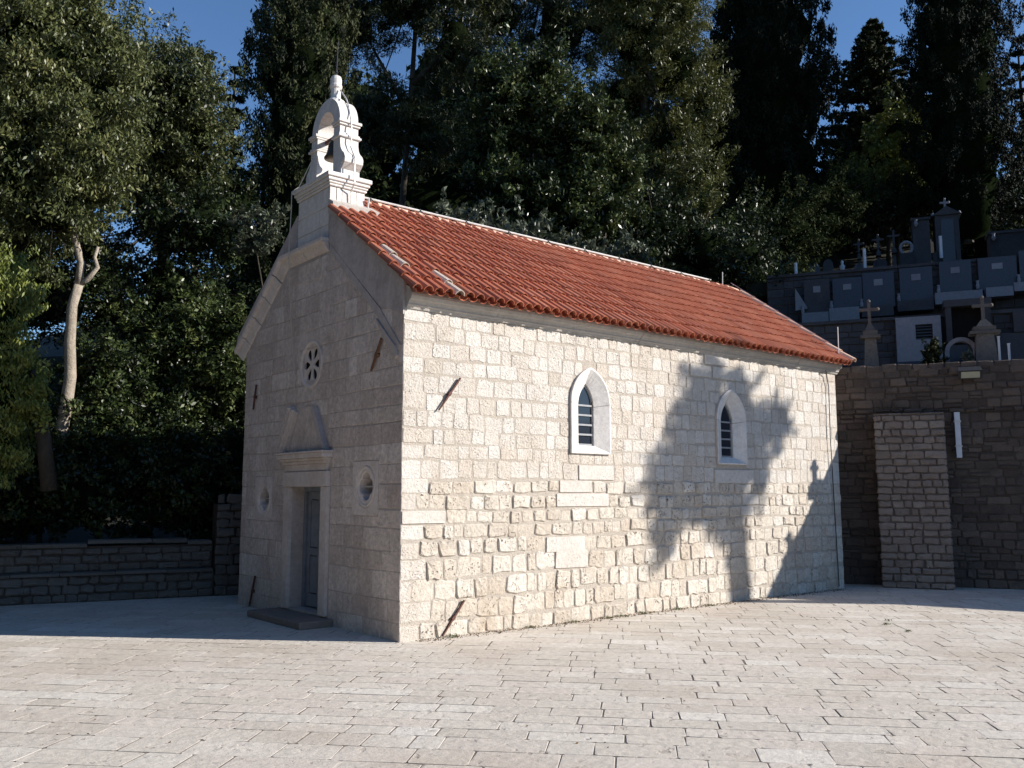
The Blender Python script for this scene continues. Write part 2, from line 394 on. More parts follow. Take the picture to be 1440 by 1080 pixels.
def slab_geo(w, h, rnd):
    g_ = 0.0035; hw, hh = w/2-g_, h/2-g_
    j = lambda s=0.007: rnd.uniform(-s, s)
    c = 0.02
    pts = [(-hw+c, -hh+j()), (0, -hh+j()), (hw-c, -hh+j()), (hw+j(), -hh+c), (hw+j(), hh-c), (hw-c, hh+j()), (0, hh+j()), (-hw+c, hh+j()), (-hw+j(), hh-c), (-hw+j(), -hh+c)]
    tx, ty = rnd.uniform(-.0025, .0025), rnd.uniform(-.0025, .0025); dz = rnd.uniform(-.0008, .0010)
    r0 = [(x, y, -0.02) for x, y in pts]
    r1 = [(x, y, -0.0015+dz+tx*x+ty*y) for x, y in pts]
    r2 = [(x*(1-0.0035/abs(hw)), y*(1-0.0035/abs(hh)), dz+tx*x+ty*y+rnd.uniform(-.001, .001)) for x, y in pts]
    vs = r0+r1+r2; fs = []
    for q in range(2):
        for i in range(10):
            i2 = (i+1) % 10; fs.append((q*10+i, q*10+i2, q*10+10+i2, q*10+10+i))
    fs.insert(0, tuple(range(20, 30)))
    return vs, fs
vs_ = sorted([s for s in slabs if vis(s[4])], key=lambda s: -(s[1]-s[0])*(s[3]-s[2])/max(1, (s[4]-CP).length)**3)
near = vs_[:300]; ids = {id(s) for s in near}
rnd = random.Random(8); pc = {}
rotp = math.atan2(PA.y, PA.x)
def slab_world(x, y, z, c): return c + PA*x + PB*y + Vector((0, 0, z))
for a0, a1, b0, b1, c in near:
    key = (round((a1-a0)*50)/50, round((b1-b0)*50)/50, rnd.randrange(3))
    if key not in pc:
        v, f = slab_geo(a1-a0, b1-b0, rnd); b = MB(); b.add([PA*x+PB*y+Vector((0, 0, z)) for x, y, z in v], f)
        me = b.mesh('paving_stone'); fixn(me); me.materials.append(M['paving']); me.materials.append(M['joint']); me.polygons.foreach_set('material_index', [0]+[1]*10+[0]*10); pc[key] = (me, a1-a0, b1-b0)
    me, ww, hh = pc[key]
    o = bpy.data.objects.new('paving_stone', me); COL.objects.link(o); o.parent = pavement; o.location = c
b = MB()
for s in slabs:
    if id(s) in ids: continue
    v, f = slab_geo(s[1]-s[0], s[3]-s[2], rnd); b.add([slab_world(x, y, z, s[4]) for x, y, z in v], f, rnd.random())
o = b.build('paving_stones_beyond', 'paving', pavement, fix=True); o.data.materials.append(M['joint']); o.data.polygons.foreach_set('material_index', ([0]+[1]*10+[0]*10)*(len(o.data.polygons)//21)); tag(o, kind='stuff')

# ------------------------------------------------------------------ chapel shell
chapel = empty('chapel', (0, 0, 0), 'small cream limestone chapel with red tiled gable roof and white bell gable', 'chapel')
WIN = [(3.365, 2.46, 3.79, 0.415), (6.845, 2.37, 3.71, 0.42)]      # centre x, bottom, apex, half width
def win_half(wd, z):
    cx, zb, zt, hw = wd; zs = zt-0.56
    if z <= zs: return hw
    if z >= zt: return 0
    # pointed arch: two arcs
    hgt = zt-zs; r = (hw*hw+hgt*hgt)/(2*hw); return math.sqrt(max(0, r*r-(z-zs)**2))-(r-hw)
holes_s = []
for wd in WIN:
    c, zb, zt, hw = wd; zl = zb+0.05; 
    for zh in (zt-0.56, zt-0.40, zt-0.30, zt-0.20, zt-0.12):
        q = win_half(wd, zh)-0.075
        if q > 0.02: holes_s.append((c-q, c+q, zl, zh)); zl = zh
b = MB(); holed_plane(b, SIDE, 0.0, LEN, -0.1, 4.42, holes_s, 0.0, 0.0)
side_wall = b.build('side_wall', 'mortar', chapel)
side_wall['label'] = 'sunlit long wall of coursed rubble stone'
def zfac(z):                 # gable limits along y at height z
    if z <= 4.46: return 0.0, WID
    k = (z-4.46)/SLOPE
    return max(0, k-0.10), min(WID+0.36, YC+YC+0.18-k)
DOOR = (2.12, 3.16, 0.13, 1.96)
ROSE = (2.63, 3.83, 0.36)
OCU = [(0.90, 1.955), (4.20, 1.775)]
holes_f = [DOOR, (ROSE[0]-0.25, ROSE[0]+0.25, ROSE[1]-0.25, ROSE[1]+0.25)] + [(y-0.2, y+0.2, z-0.22, z+0.22) for y, z in OCU]
b = MB(); holed_plane(b, FRONT, 0.0, WID, -0.1, 4.45, holes_f, 0.0, 0.4)
AP = (YC, 4.46+YC*SLOPE-0.04)
b.prism([(0, 4.45), (WID, 4.45), (YC+0.75, 5.66), (YC-0.75, 5.66)], lambda a, z: FRONT.p(a, z, 0.0), lambda a, z: FRONT.p(a, z, -0.35))
front_wall = b.build('front_wall', 'ashlar_mortar', chapel)
front_wall['label'] = 'shaded west front of thin jointed grey ashlar'
# other walls and interior
b = MB()
b.box(0.35, LEN-0.02, WID-0.3, WID, -0.1, 4.45)
b.box(LEN-0.3, LEN, 0.01, WID-0.01, -0.1, 4.44)
b.prism([(0.1, 4.44), (WID-0.1, 4.44), (YC, 6.2)], lambda a, z: (LEN-0.25, a, z), lambda a, z: (LEN-0.02, a, z))
b.build('rear_walls', 'rubble', chapel)
b = MB(); b.box(0.45, LEN-0.35, 0.52, WID-0.4, 0.10, 4.38); 
for v in range(1): pass
inner = MB(); inner.box(0.3, LEN-0.31, 0.5, WID-0.31, -0.02, 0.12)
inner.box(0.3, LEN-0.31, 0.5, WID-0.31, 4.3, 4.4)
inner.build('interior', 'dark', chapel)

# --- side wall stones
ZC = [-0.03, 0.20, 0.47, 0.75, 1.02, 1.25, 1.45, 1.64, 1.85, 2.05, 2.31, 2.50, 2.71, 2.94, 3.18, 3.44, 3.65, 3.87, 4.10, 4.31]
special = {}                    # course -> list of long dressed stones
def spec(k, a0, a1): special.setdefault(k, []).append((a0, a1))
spec(9, 3.10, 3.88); spec(8, 2.72, 3.40); spec(7, 2.66, 3.75); spec(4, 2.45, 3.25); spec(3, 2.62, 3.30); spec(9, 6.35, 7.49)
spec(18, 6.15, 6.85); spec(17, 5.75, 6.35); spec(17, 6.37, 7.05); spec(7, 7.1, 7.6); spec(6, 7.05, 7.45)
spec(6, 0.0, 0.70)
stones = []
rnd = random.Random(21)
for k in range(len(ZC)-1):
    z0, z1 = ZC[k], ZC[k+1]; h = z1-z0
    blocked = []
    for wd in WIN:
        if z1 > wd[1]+0.07 and z0 < wd[2]-0.03:
            hwd = win_half(wd, max(z0+0.35*h, wd[1])) 
            if hwd > 0.05: blocked.append((wd[0]-hwd, wd[0]+hwd, None))
    for s in special.get(k, []): blocked.append((s[0], s[1], 'dressed'))
    blocked.sort()
    x = 0.0; segs = []
    for q in blocked:
        if q[0] > x+0.05: segs.append((x, q[0], False))
        if q[2]: segs.append((q[0], q[1], True))
        x = max(x, q[1])
    segs.append((x, LEN, False))
    for s0, s1, dressed in segs:
        if dressed: stones.append((s0, s1, z0, z1, True)); continue
        L = s1-s0; cur = s0; first = s0 == 0.0
        while cur < s1-0.001:
            base = rnd.uniform(0.17, 0.33) if z0 > 1.9 else rnd.choice([.17, .21, .24, .28, .32, .38])*rnd.uniform(.9, 1.1)
            if first: base = [0.30, 0.42, 0.20, 0.36, 0.26][k % 5]*rnd.uniform(.85, 1.2); first = False
            if s1-cur-base < 0.13: base = s1-cur
            if base > 0.5 and s1-cur < 0.6: base = (s1-cur)/2
            stones.append((cur, cur+base, z0, z1, False)); cur += base
# subtle course waviness: bake into stones as small offsets
def side_stone_params(a0, a1, z0, z1, dressed, rnd):
    low = z0 < 1.95
    if dressed: return 'smooth', 0.35, 0.020, 0.008, 0.012
    rough = 1.1 if low else 0.85
    if a0 < 0.02: rough = 0.45; low = False
    d = rnd.uniform(0.003, 0.026) if low else rnd.uniform(0.002, 0.008)
    return ('rubble_low' if low else 'rubble'), rough, d, 0.016 if low else 0.008, (0.011 if low else 0.010)
scored = []
for s in stones:
    c = scr((0.5*(s[0]+s[1]), 0, 0.5*(s[2]+s[3])))
    scored.append(((s[1]-s[0])*(s[3]-s[2])/c[2]**3*(2 if s[4] else 1), s))
scored.sort(key=lambda q: -q[0])
b = MB(); bl_ = MB(); rnd = random.Random(4)
for i, (sc, s) in enumerate(scored):
    mat, rough, d, bev, gap = side_stone_params(*s, rnd)
    dz = rnd.uniform(-0.006, 0.006)
    a0, a1, z0, z1 = s[0]+gap*rnd.uniform(.5, 1.2), s[1]-gap*rnd.uniform(.5, 1.2), s[2]+gap*rnd.uniform(.5, 1.2)+dz, s[3]-gap*rnd.uniform(.5, 1.2)+dz
    if s[2] < 1.95 and not s[4]: z0 += rnd.uniform(-.004, .012); z1 -= rnd.uniform(-.004, .012)
    wv = 0.012*math.sin((a0+a1)*0.9+s[2]*5)+0.008*math.sin((a0+a1)*2.3+s[2]*11); z0 += wv; z1 += wv
    if s[0] == 0.0: a0 = 0.0
    if i < 300:
        nm = 'dressed_stone' if s[4] else 'stone'
        a1r = a0+round((a1-a0)*50)/50
        stone_obj(nm, SIDE, a0, a1r, z0, z1, d, mat, side_wall, rough, bev, i)
    else:
        stone_into(b if mat != 'rubble_low' else bl_, SIDE, a0, a1, z0, z1, d, rough, bev, rnd)
tag(b.build('stones', 'rubble', side_wall), kind='stuff')
tag(bl_.build('rough_stones', 'rubble_low', side_wall), kind='stuff')

# --- front ashlar
ZF = [-0.03, 0.22, 0.50, 0.86, 1.12, 1.42, 1.66, 1.98, 2.24, 2.52, 2.80, 3.02, 3.27, 3.52, 3.80, 4.08, 4.36, 4.64, 4.92, 5.20, 5.46]
rnd = random.Random(33)
OC_SLAB = [(0.56, 1.24, 1.56, 2.30), (3.88, 4.54, 1.42, 2.14)]
blocks = []
for k in range(len(ZF)-1):
    z0, z1 = ZF[k], ZF[k+1]; zm = (z0+z1)/2
    lo, hi = zfac(z1+0.12) if z1 > 4.3 else (0.0, WID)
    if z1 > 4.3: lo += 0.30; hi -= 0.25
    bl = []
    if zm < 2.45: bl.append((1.90, 3.38))
    elif zm < 3.1: bl.append((2.02, 3.32))
    if ROSE[1]-0.36 < zm < ROSE[1]+0.36:
        q = math.sqrt(0.37**2-(zm-ROSE[1])**2); bl.append((ROSE[0]-q, ROSE[0]+q))
    for q in OC_SLAB:
        if q[2]-0.02 < z1-0.05 and q[3] > z0+0.05: bl.append((q[0], q[1]))
    bl.sort(); x = lo; segs = []
    for q in bl:
        if q[0] > x+0.04: segs.append((x, q[0]))
        x = max(x, q[1])
    if hi > x+0.04: segs.append((x, hi))
    for s0, s1 in segs:
        cur = s0
        while cur < s1-0.001:
            w = rnd.uniform(0.22, 0.62)
            if s1-cur-w < 0.15: w = s1-cur
            if w > 0.7: w /= 2
            blocks.append((cur, cur+w, z0, z1)); cur += w
for q in OC_SLAB:
    for k in range(len(ZF)-1):
        z0, z1 = ZF[k], ZF[k+1]
        if q[2]-0.02 < z1-0.05 and q[3] > z0+0.05:
            if z0 < q[2]-0.05: blocks.insert(0, (q[0], q[1], z0, q[2]-0.003))
            if z1 > q[3]+0.05: blocks.insert(0, (q[0], q[1], q[3]+0.003, z1))
for i, (a0, a1, z0, z1) in enumerate(blocks):
    if i >= 300: break
    gp = 0.0034
    # keep corner quoins flush with the side wall face
    wj = 0.008*math.sin(a0*2.1+z0*4)+rnd.uniform(-.003, .003)
    stone_obj('ashlar_block', FRONT, a0+gp, a1-gp, z0+gp+wj, z1-gp+wj, rnd.uniform(0.004, 0.010), 'ashlar', front_wall, 0.22, 0.008, i)

# --- oculus slabs (quatrefoil opening inside a carved ring)
def polar_rect(th, a0, a1, z0, z1, c):
    dx, dz = math.cos(th), math.sin(th); t = 1e9
    if dx > 1e-9: t = min(t, (a1-c[0])/dx)
    if dx < -1e-9: t = min(t, (a0-c[0])/dx)
    if dz > 1e-9: t = min(t, (z1-c[1])/dz)
    if dz < -1e-9: t = min(t, (z0-c[1])/dz)
    return t
NN = 48
for (oy, oz), (s0, s1, t0, t1) in zip(OCU, OC_SLAB):
    c = (oy, oz)
    def L(rf, d): return [FRONT.p(oy+rf(2*math.pi*i/NN)*math.cos(2*math.pi*i/NN), oz+rf(2*math.pi*i/NN)*math.sin(2*math.pi*i/NN), d) for i in range(NN)]
    rect = lambda th: polar_rect(th, s0+0.004, s1-0.004, t0+0.004, t1-0.004, c)
    quat = lambda th: 0.145+0.042*abs(math.cos(2*th))**0.7
    e = lambda a, bb: (lambda th: 1/math.sqrt((math.cos(th)/a)**2+(math.sin(th)/bb)**2))
    b = MB(); b.strip([L(rect, -0.01), L(rect, 0.014), L(e(.275, .30), 0.016), L(e(.262, .287), 0.004), L(e(.25, .275), 0.020), L(e(.225, .25), 0.018), L(e(.215, .24), 0.006), L(lambda th: quat(th)+0.02, 0.006), L(quat, -0.006), L(quat, -0.22)])
    o = b.build('oculus', 'portal', front_wall); o['label'] = 'round quatrefoil opening in a carved square slab'
    b = MB(); r_ = 0.011
    b.tube([FRONT.p(oy-0.19, oz, -0.10), FRONT.p(oy+0.19, oz+0.0, -0.10)], r_, 6); b.tube([FRONT.p(oy, oz-0.2, -0.112), FRONT.p(oy, oz+0.2, -0.112)], r_, 6)
    b.build('iron_bar', 'zinc', o)
    b = MB(); b.add([FRONT.p(oy-.3, oz-.3, -0.22), FRONT.p(oy+.3, oz-.3, -0.22), FRONT.p(oy+.3, oz+.3, -0.22), FRONT.p(oy-.3, oz+.3, -0.22)], [(0, 1, 2, 3)])
    b.build('pane', 'dark', o)  # no glass: near-black sheet imitates the dark inside

# --- rose: disc with six petal openings
def ray_poly(c, th, poly):
    best = 1e9; dx, dy = math.cos(th), math.sin(th)
    for i in range(len(poly)):
        x1, y1 = poly[i][0]-c[0], poly[i][1]-c[1]; x2, y2 = poly[(i+1) % len(poly)][0]-c[0], poly[(i+1) % len(poly)][1]-c[1]
        ex, ey = x2-x1, y2-y1; den = dx*ey-dy*ex
        if abs(den) < 1e-12: continue
        t = (x1*ey-y1*ex)/den; s_ = (x1*dy-y1*dx)/den
        if t > 1e-9 and -1e-6 <= s_ <= 1+1e-6: best = min(best, t)
    return best
b = MB(); RY, RZ, RR = ROSE
for k in range(6):
    a0, a1 = R(60*k-30), R(60*k+30); am = (a0+a1)/2
    wedge = [(0, 0)]+[(0.285*math.cos(a0+(a1-a0)*i/8), 0.285*math.sin(a0+(a1-a0)*i/8)) for i in range(9)]
    pcn = (0.165*math.cos(am), 0.165*math.sin(am)); N2 = 24
    outer, inner2 = [], []
    for i in range(N2):
        th = 2*math.pi*i/N2; t = ray_poly(pcn, th, wedge); outer.append((pcn[0]+t*math.cos(th), pcn[1]+t*math.sin(th)))
        ph = th-am; lx = math.cos(ph)*0.098; ly = math.sin(ph)*0.056*(1+0.45*math.cos(ph))
        inner2.append((pcn[0]+lx*math.cos(am)-ly*math.sin(am), pcn[1]+lx*math.sin(am)+ly*math.cos(am)))
    b.strip([[FRONT.p(RY+a, RZ+z, -0.012) for a, z in outer], [FRONT.p(RY+a*1.03, RZ+z*1.03, -0.012) for a, z in inner2], [FRONT.p(RY+a, RZ+z, -0.03) for a, z in inner2], [FRONT.p(RY+a*1.02, RZ+z*1.02, -0.034) for a, z in inner2]])
cir = lambda r, d: [FRONT.p(RY+r*math.cos(2*math.pi*i/48), RZ+r*math.sin(2*math.pi*i/48), d) for i in range(48)]
b.strip([cir(.375, -0.01), cir(.372, 0.018), cir(.345, 0.022), cir(.32, 0.010), cir(.312, -0.004), cir(.285, -0.012)])
rose = b.build('rose_window', 'portal', front_wall); rose['label'] = 'small round window with six petal openings'
b = MB(); b.add([FRONT.p(RY-.24, RZ-.24, -0.036), FRONT.p(RY+.24, RZ-.24, -0.036), FRONT.p(RY+.24, RZ+.24, -0.036), FRONT.p(RY-.24, RZ+.24, -0.036)], [(0, 1, 2, 3)])
b.build('pane', 'dark', rose)  # near-black sheet close behind the petals, painted as the unlit interior

# --- portal
portal = MB(); portal.box(-0.07, 0.12, 1.93, 3.36, 1.965, 2.19, 0.006)
portal = portal.build('portal', 'portal', chapel); portal['label'] = 'carved door surround with broken pediment'
for y0, y1 in ((1.93, 2.118), (3.162, 3.35)):
    b = MB(); b.box(-0.055, 0.22, y0, y1, 0.12, 1.962, 0.008); b.build('jamb', 'portal', portal)
b = MB()
for (z0, z1, pr_, yy) in ((2.193, 2.30, 0.035, 0.0), (2.302, 2.345, 0.075, 0.03), (2.347, 2.385, 0.11, 0.06), (2.387, 2.455, 0.16, 0.10), (2.457, 2.485, 0.18, 0.12)):
    b.box(-pr_, 0.0, 1.98-yy, 3.36+yy*0.8, z0, z1, 0.004)
b.build('entablature', 'portal', portal)
def rake(p0, p1, w, pd, mat, carved):
    """raking pediment moulding between two points of the front"""
    d = Vector((p1[0]-p0[0], p1[1]-p0[1])); d.normalize(); nrm = Vector((-d.y, d.x))
    b = MB()
    bands = ((0, 0.30, 0.55), (0.33, 0.55, 1.0), (0.58, 0.70, 0.75), (0.73, 1.0, 1.1)) if carved else ((0, 1.0, 1.0),)
    for f0, f1, q in bands:
        poly = [(p0[0]+nrm.x*w*f0, p0[1]+nrm.y*w*f0), (p1[0]+nrm.x*w*f0, p1[1]+nrm.y*w*f0), (p1[0]+nrm.x*w*f1, p1[1]+nrm.y*w*f1), (p0[0]+nrm.x*w*f1, p0[1]+nrm.y*w*f1)]
        b.prism(poly, lambda a, z: FRONT.p(a, z, 0.0), lambda a, z, q=q: FRONT.p(a, z, pd*q))
    if carved:
        L_ = math.hypot(p1[0]-p0[0], p1[1]-p0[1]); n = int(L_/0.055)
        for i in range(n):
            f = (i+0.5)/n; c = (p0[0]+(p1[0]-p0[0])*f+nrm.x*w*0.86, p0[1]+(p1[1]-p0[1])*f+nrm.y*w*0.86)
            b.lathe(Vector((0, 0, 0)), [(0.001, 0), (0.02, 0.004), (0.02, 0.02), (0.001, 0.024)], 6) if False else b.box(-pd*1.1-0.02, -pd*1.1, c[0]-0.018, c[0]+0.018, c[1]-0.018, c[1]+0.018, 0.005)
    return b
o = rake((3.02, 3.12), (3.42, 2.50), 0.17, 0.10, 'portal', True); 
o = o.build('raking_moulding', 'portal', portal); o['label'] = 'carved left half of the broken pediment'
o = rake((1.98, 2.50), (2.36, 3.15), -0.09, 0.09, 'portal', False)
o = o.build('raking_moulding', 'render', portal); o['label'] = 'plain plastered right half of the broken pediment'
b = MB(); b.prism([(2.10, 2.49), (3.25, 2.49), (2.98, 3.02), (2.90, 3.16), (2.48, 3.19)], lambda a, z: FRONT.p(a, z, 0.0), lambda a, z: FRONT.p(a, z, 0.03)); b.build('tympanum', 'ashlar', portal)
# door
door = MB(); 
door.box(0.20, 0.26, 2.12, 2.20, 0.13, 1.96); door.box(0.20, 0.26, 3.08, 3.16, 0.13, 1.96); door.box(0.20, 0.26, 2.20, 3.08, 1.89, 1.96)
door = door.build('door', 'doorpaint', chapel); door['label'] = 'blue grey panelled double door set deep in the portal'
for y0, y1 in ((2.205, 2.635), (2.645, 3.075)):
    b = MB(); x0, x1 = 0.235, 0.275
    b.box(x0, x1, y0, y0+0.09, 0.15, 1.885); b.box(x0, x1, y1-0.09, y1, 0.15, 1.885)
    for z0, z1 in ((0.15, 0.34), (0.92, 1.03), (1.77, 1.885)): b.box(x0, x1, y0+0.09, y1-0.09, z0, z1)
    lf = b.build('door_leaf', 'doorpaint', door)
    for z0, z1 in ((0.35, 0.91), (1.04, 1.76)):
        b = MB(); b.box(x0+0.012, x1-0.004, y0+0.093, y1-0.093, z0, z1, 0.008); b.build('door_panel', 'doorpaint', lf)
b = MB(); b.lathe(Vector((0, 0, 0)), [(0.002, 0), (0.02, 0.005), (0.02, 0.02), (0.002, 0.03)], 10)
b.v = [(0.235-z, 2.60+x, 1.02+y) for x, y, z in b.v]; b.build('door_knob', 'bronze', door)
b = MB(); b.box(-0.52, 0.24, 1.72, 3.50, -0.01, 0.10, 0.018); o = b.build('doorstep', 'buttress', chapel); o['label'] = 'worn stone step before the door, darkened to imitate shade'  # darker stone chosen so the step's colour carries the ground shade

# --- gable rakes, render bands, moulding stones
def ry(z, side): return (z-4.50)/SLOPE-0.22 if side < 0 else WID+0.22-(z-4.50)/SLOPE+0.12
b = MB()
RB = [(-0.004, 4.20), (-0.004, 4.62), (0.0, 4.69), (2.16, 6.26), (2.16, 5.68), (1.72, 5.30), (0.62, 4.42)]
b.prism(RB, lambda a, z: FRONT.p(a, z, 0.016), lambda a, z: FRONT.p(a, z, -0.30))
o = b.build('rake_render', 'render', chapel); o['label'] = 'smooth grey cement band under the right rake'
b = MB()
LB = [(5.40, 4.33), (5.60, 4.46), (5.52, 4.66), (3.24, 6.33), (3.24, 5.70), (3.68, 5.66)]
b.prism(LB, lambda a, z: FRONT.p(a, z, 0.020), lambda a, z: FRONT.p(a, z, -0.30))
o = b.build('rake_render', 'render', chapel); o['label'] = 'grey cement band along the left rake'
b = MB(); b.prism([(2.16, 5.65), (3.24, 5.65), (3.24, 6.26), (2.16, 6.26)], lambda a, z: FRONT.p(a, z, -0.02), lambda a, z: FRONT.p(a, z, -0.30)); b.build('gable_core', 'mortar', chapel)
# left raking moulding stones, and the level piece under the bell gable
def mould(p0, p1, w, d, parent):
    dv = Vector((p1[0]-p0[0], p1[1]-p0[1])); dv.normalize(); nr = Vector((-dv.y, dv.x))
    if nr.y > 0: nr = -nr
    prof = [(0, 0.02), (0, d), (0.05, d), (0.075, d*0.86), (0.085, d*0.6), (0.12, d*0.5), (w-0.02, d*0.22), (w, 0.0)]
    A = [FRONT.p(p0[0]+nr.x*q, p0[1]+nr.y*q, dd) for q, dd in prof]; B_ = [FRONT.p(p1[0]+nr.x*q, p1[1]+nr.y*q, dd) for q, dd in prof]
    n = len(prof); b = MB(); b.add(A+B_, [tuple(range(n)), tuple(range(n, 2*n))[::-1]]+[(i, (i+1) % n, n+(i+1) % n, n+i) for i in range(n)])
    return b.build('moulding_stone', 'portal', parent)
mp = [(3.68, 5.72), (3.93, 5.50), (4.32, 5.21), (4.70, 4.92), (5.10, 4.62), (5.42, 4.37)]
for i in range(len(mp)-1):
    a_, c_ = mp[i], mp[i+1]; f = 0.008
    mould((a_[0]+f, a_[1]-f*.7), (c_[0]-f, c_[1]+f*.7), 0.24, 0.13, front_wall)
mould((2.14, 5.715), (2.86, 5.715), 0.20, 0.14, front_wall); mould((2.875, 5.715), (3.66, 5.715), 0.20, 0.14, front_wall)
# scar of the lost right moulding
b = MB(); b.prism([(2.05, 5.58), (2.10, 5.50), (0.66, 4.28), (0.10, 3.72), (0.06, 3.80), (0.60, 4.38)], lambda a, z: FRONT.p(a, z, 0.0), lambda a, z: FRONT.p(a, z, 0.022)); b.build('moulding_scar', 'render', front_wall)
b = MB(); b.prism([(0.66, 4.24), (0.62, 4.16), (0.16, 3.62), (0.10, 3.66), (0.14, 3.78)], lambda a, z: FRONT.p(a, z, 0.0), lambda a, z: FRONT.p(a, z, 0.045)); b.build('moulding_stub', 'ashlar_mortar', front_wall)
# small infill slabs below the level moulding
for a0, a1, z0, z1 in ((2.20, 2.36, 5.16, 5.47), (2.38, 3.0, 5.14, 5.46), (3.02, 3.4, 5.18, 5.46)):
    stone_obj('infill_block', FRONT, a0, a1, z0, z1, 0.016, 'ashlar', front_wall, 0.3, 0.008, int(a0*100))

# --- side cornice
b = MB()
cp = [(0.03, 4.285), (0.045, 4.315), (0.07, 4.33), (0.07, 4.35), (0.10, 4.385), (0.13, 4.40), (0.155, 4.44), (0.155, 4.475), (0.10, 4.56), (0.0, 4.60), (-0.25, 4.60), (-0.25, 4.285)]
seg = 7; xs = [0.015+(LEN+0.03)*i/seg for i in range(seg+1)]
cornice = None
for i in range(seg):
    b = MB(); dz = (i % 3-1)*0.004
    b.prism(cp, lambda d, z, x=xs[i]+0.003: (x, -d, z+dz), lambda d, z, x=xs[i+1]-0.003: (x, -d, z+dz))
    o = b.build('cornice_stone', 'cornice', side_wall)
b = MB(); b.prism([(0.02, 4.30), (0.10, 4.38), (0.15, 4.44), (0.15, 4.6), (-0.2, 4.6), (-0.2, 4.3)], lambda d, z: (0.1, WID+d, z), lambda d, z: (LEN, WID+d, z)); b.build('north_cornice', 'cornice', chapel)

# --- roof
def slope_pt(x, s, out=0.0, north=False):
    """s metres up the slope from the eave tip"""
    cs, sn = math.cos(math.atan(SLOPE)), math.sin(math.atan(SLOPE))
    y = EAVE_Y + s*cs - out*sn; z = EAVE_Z + s*sn + out*cs
    if north: y = 2*YC - y
    return Vector((x, y, z))
SL = math.hypot(YC-EAVE_Y, RIDGE_Z-EAVE_Z)
b = MB()
for nn in (False, True):
    q = [slope_pt(0.30 if nn else 0.03, 0.26, -0.095, nn), slope_pt(LEN+0.06, 0.26, -0.095, nn), slope_pt(LEN+0.06, SL-0.02, -0.095, nn), slope_pt(0.30 if nn else 0.03, SL-0.02, -0.095, nn)]
    q2 = [slope_pt(0.30 if nn else 0.03, 0.26, -0.13, nn), slope_pt(LEN+0.06, 0.26, -0.13, nn), slope_pt(LEN+0.06, SL-0.08, -0.13, nn), slope_pt(0.30 if nn else 0.03, SL-0.08, -0.13, nn)]
    b.add(q+q2, [(0, 1, 2, 3), (7, 6, 5, 4), (0, 1, 5, 4), (1, 2, 6, 5), (2, 3, 7, 6), (3, 0, 4, 7)])
roof = b.build('roof', 'tile', chapel); roof['label'] = 'red clay barrel tile roof'
def barrel(b, x, s0, ln, r0, r1, lift0, lift1, n=6, north=False, concave=False, thick=0.011, tn=0.0, jit=(0, 0)):
    """half-round tile; r0,lift0 at the lower end"""
    loops = []
    for ss, r, lf, jx in ((s0, r0, lift0, jit[0]), (s0+ln, r1, lift1, jit[1])):
        for rr in (r, r-thick):
            pts = []
            for i in range(n+1):
                w = math.pi*i/n
                h = math.sin(w)*rr*(1.0 if not concave else 0.8)
                if concave: h = -h
                pts.append(slope_pt(x+jx-math.cos(w)*rr, ss, lf+h, north))
            loops.append(pts)
    o0, i0, o1, i1 = loops; m = n+1
    vs = o0+i0+o1+i1; fs = []
    for i in range(n):
        fs.append((i, i+1, 2*m+i+1, 2*m+i)); fs.append((m+i+1, m+i, 3*m+i, 3*m+i+1)); fs.append((i+1, i, m+i, m+i+1)); 
    b.add(vs, fs, tn)
PITCH = 0.170; NC = int((LEN+0.16)/PITCH)+1; EXPO = SL/10.0
rnd = random.Random(77); tiles = []
for c in range(NC):
    x = -0.03 + c*PITCH
    for r in range(10):
        s = scr(slope_pt(x, r*EXPO+0.15, 0.1)); tiles.append((s[2], c, r, x))
order = sorted(tiles); single = {(c, r) for _, c, r, _ in order if not (c < 3 and False)}
single = {(c, r) for _, c, r, _ in order[:300]}
tmesh = []
for k in range(8):
    b = MB(); rr = random.Random(k)
    # template at x=0, s=0
    barrel(b, 0, -0.01+rr.uniform(-.012, .012), EXPO+0.06, 0.075+rr.uniform(-.003, .003), 0.061, 0.028, 0.006, 6, jit=(rr.uniform(-.006, .006), rr.uniform(-.006, .006)))
    b.v = [tuple(Vector(v)-slope_pt(0, 0)) for v in b.v]
    me = b.mesh('roof_tile'); fixn(me); me.materials.append(M['tile']); tmesh.append(me)
pale = {(1, 2), (1, 3), (4, 0), (4, 1)}
b = MB(); bo = MB()
for _, c, r, x in tiles:
    in_tower = x < 0.62 and slope_pt(x, r*EXPO+0.2).y > 2.05
    if in_tower: continue
    if (c, r) in single:
        k = rnd.randrange(8)
        if (c, r) in pale:
            me = tmesh[k].copy(); me.materials.clear(); me.materials.append(M['paletile'])
            o = link('roof_tile', me, None, roof); o['label'] = 'broken pale weathered tile'
        else:
            o = bpy.data.objects.new('roof_tile', tmesh[k]); COL.objects.link(o); o.parent = roof
        o.location = slope_pt(x, r*EXPO+rnd.uniform(-.008, .008))
        o.rotation_euler = (0, 0, R(rnd.gauss(0, 0.9)))
    else:
        barrel(b, x, r*EXPO-0.01+rnd.uniform(-.014, .014), EXPO+0.06, 0.075, 0.061, 0.028, 0.006, 5, tn=rnd.random(), jit=(rnd.uniform(-.006, .006), rnd.uniform(-.006, .006)))
tag(b.build('roof_tiles', 'tile', roof), kind='stuff')
b = MB()
for c in range(NC+1):
    x = -0.03+PITCH/2 + (c-1)*PITCH
    if x < 0 or x > LEN+0.1: continue
    for r in range(10):
        if x < 0.62 and slope_pt(x, r*EXPO+0.2).y > 2.05: continue
        barrel(b, x, r*EXPO+(0.03 if r == 0 else 0)+rnd.uniform(-.02, .02)*(r == 0), EXPO+0.05, 0.073, 0.068, 0.008, -0.008, 5, concave=True, tn=rnd.random())
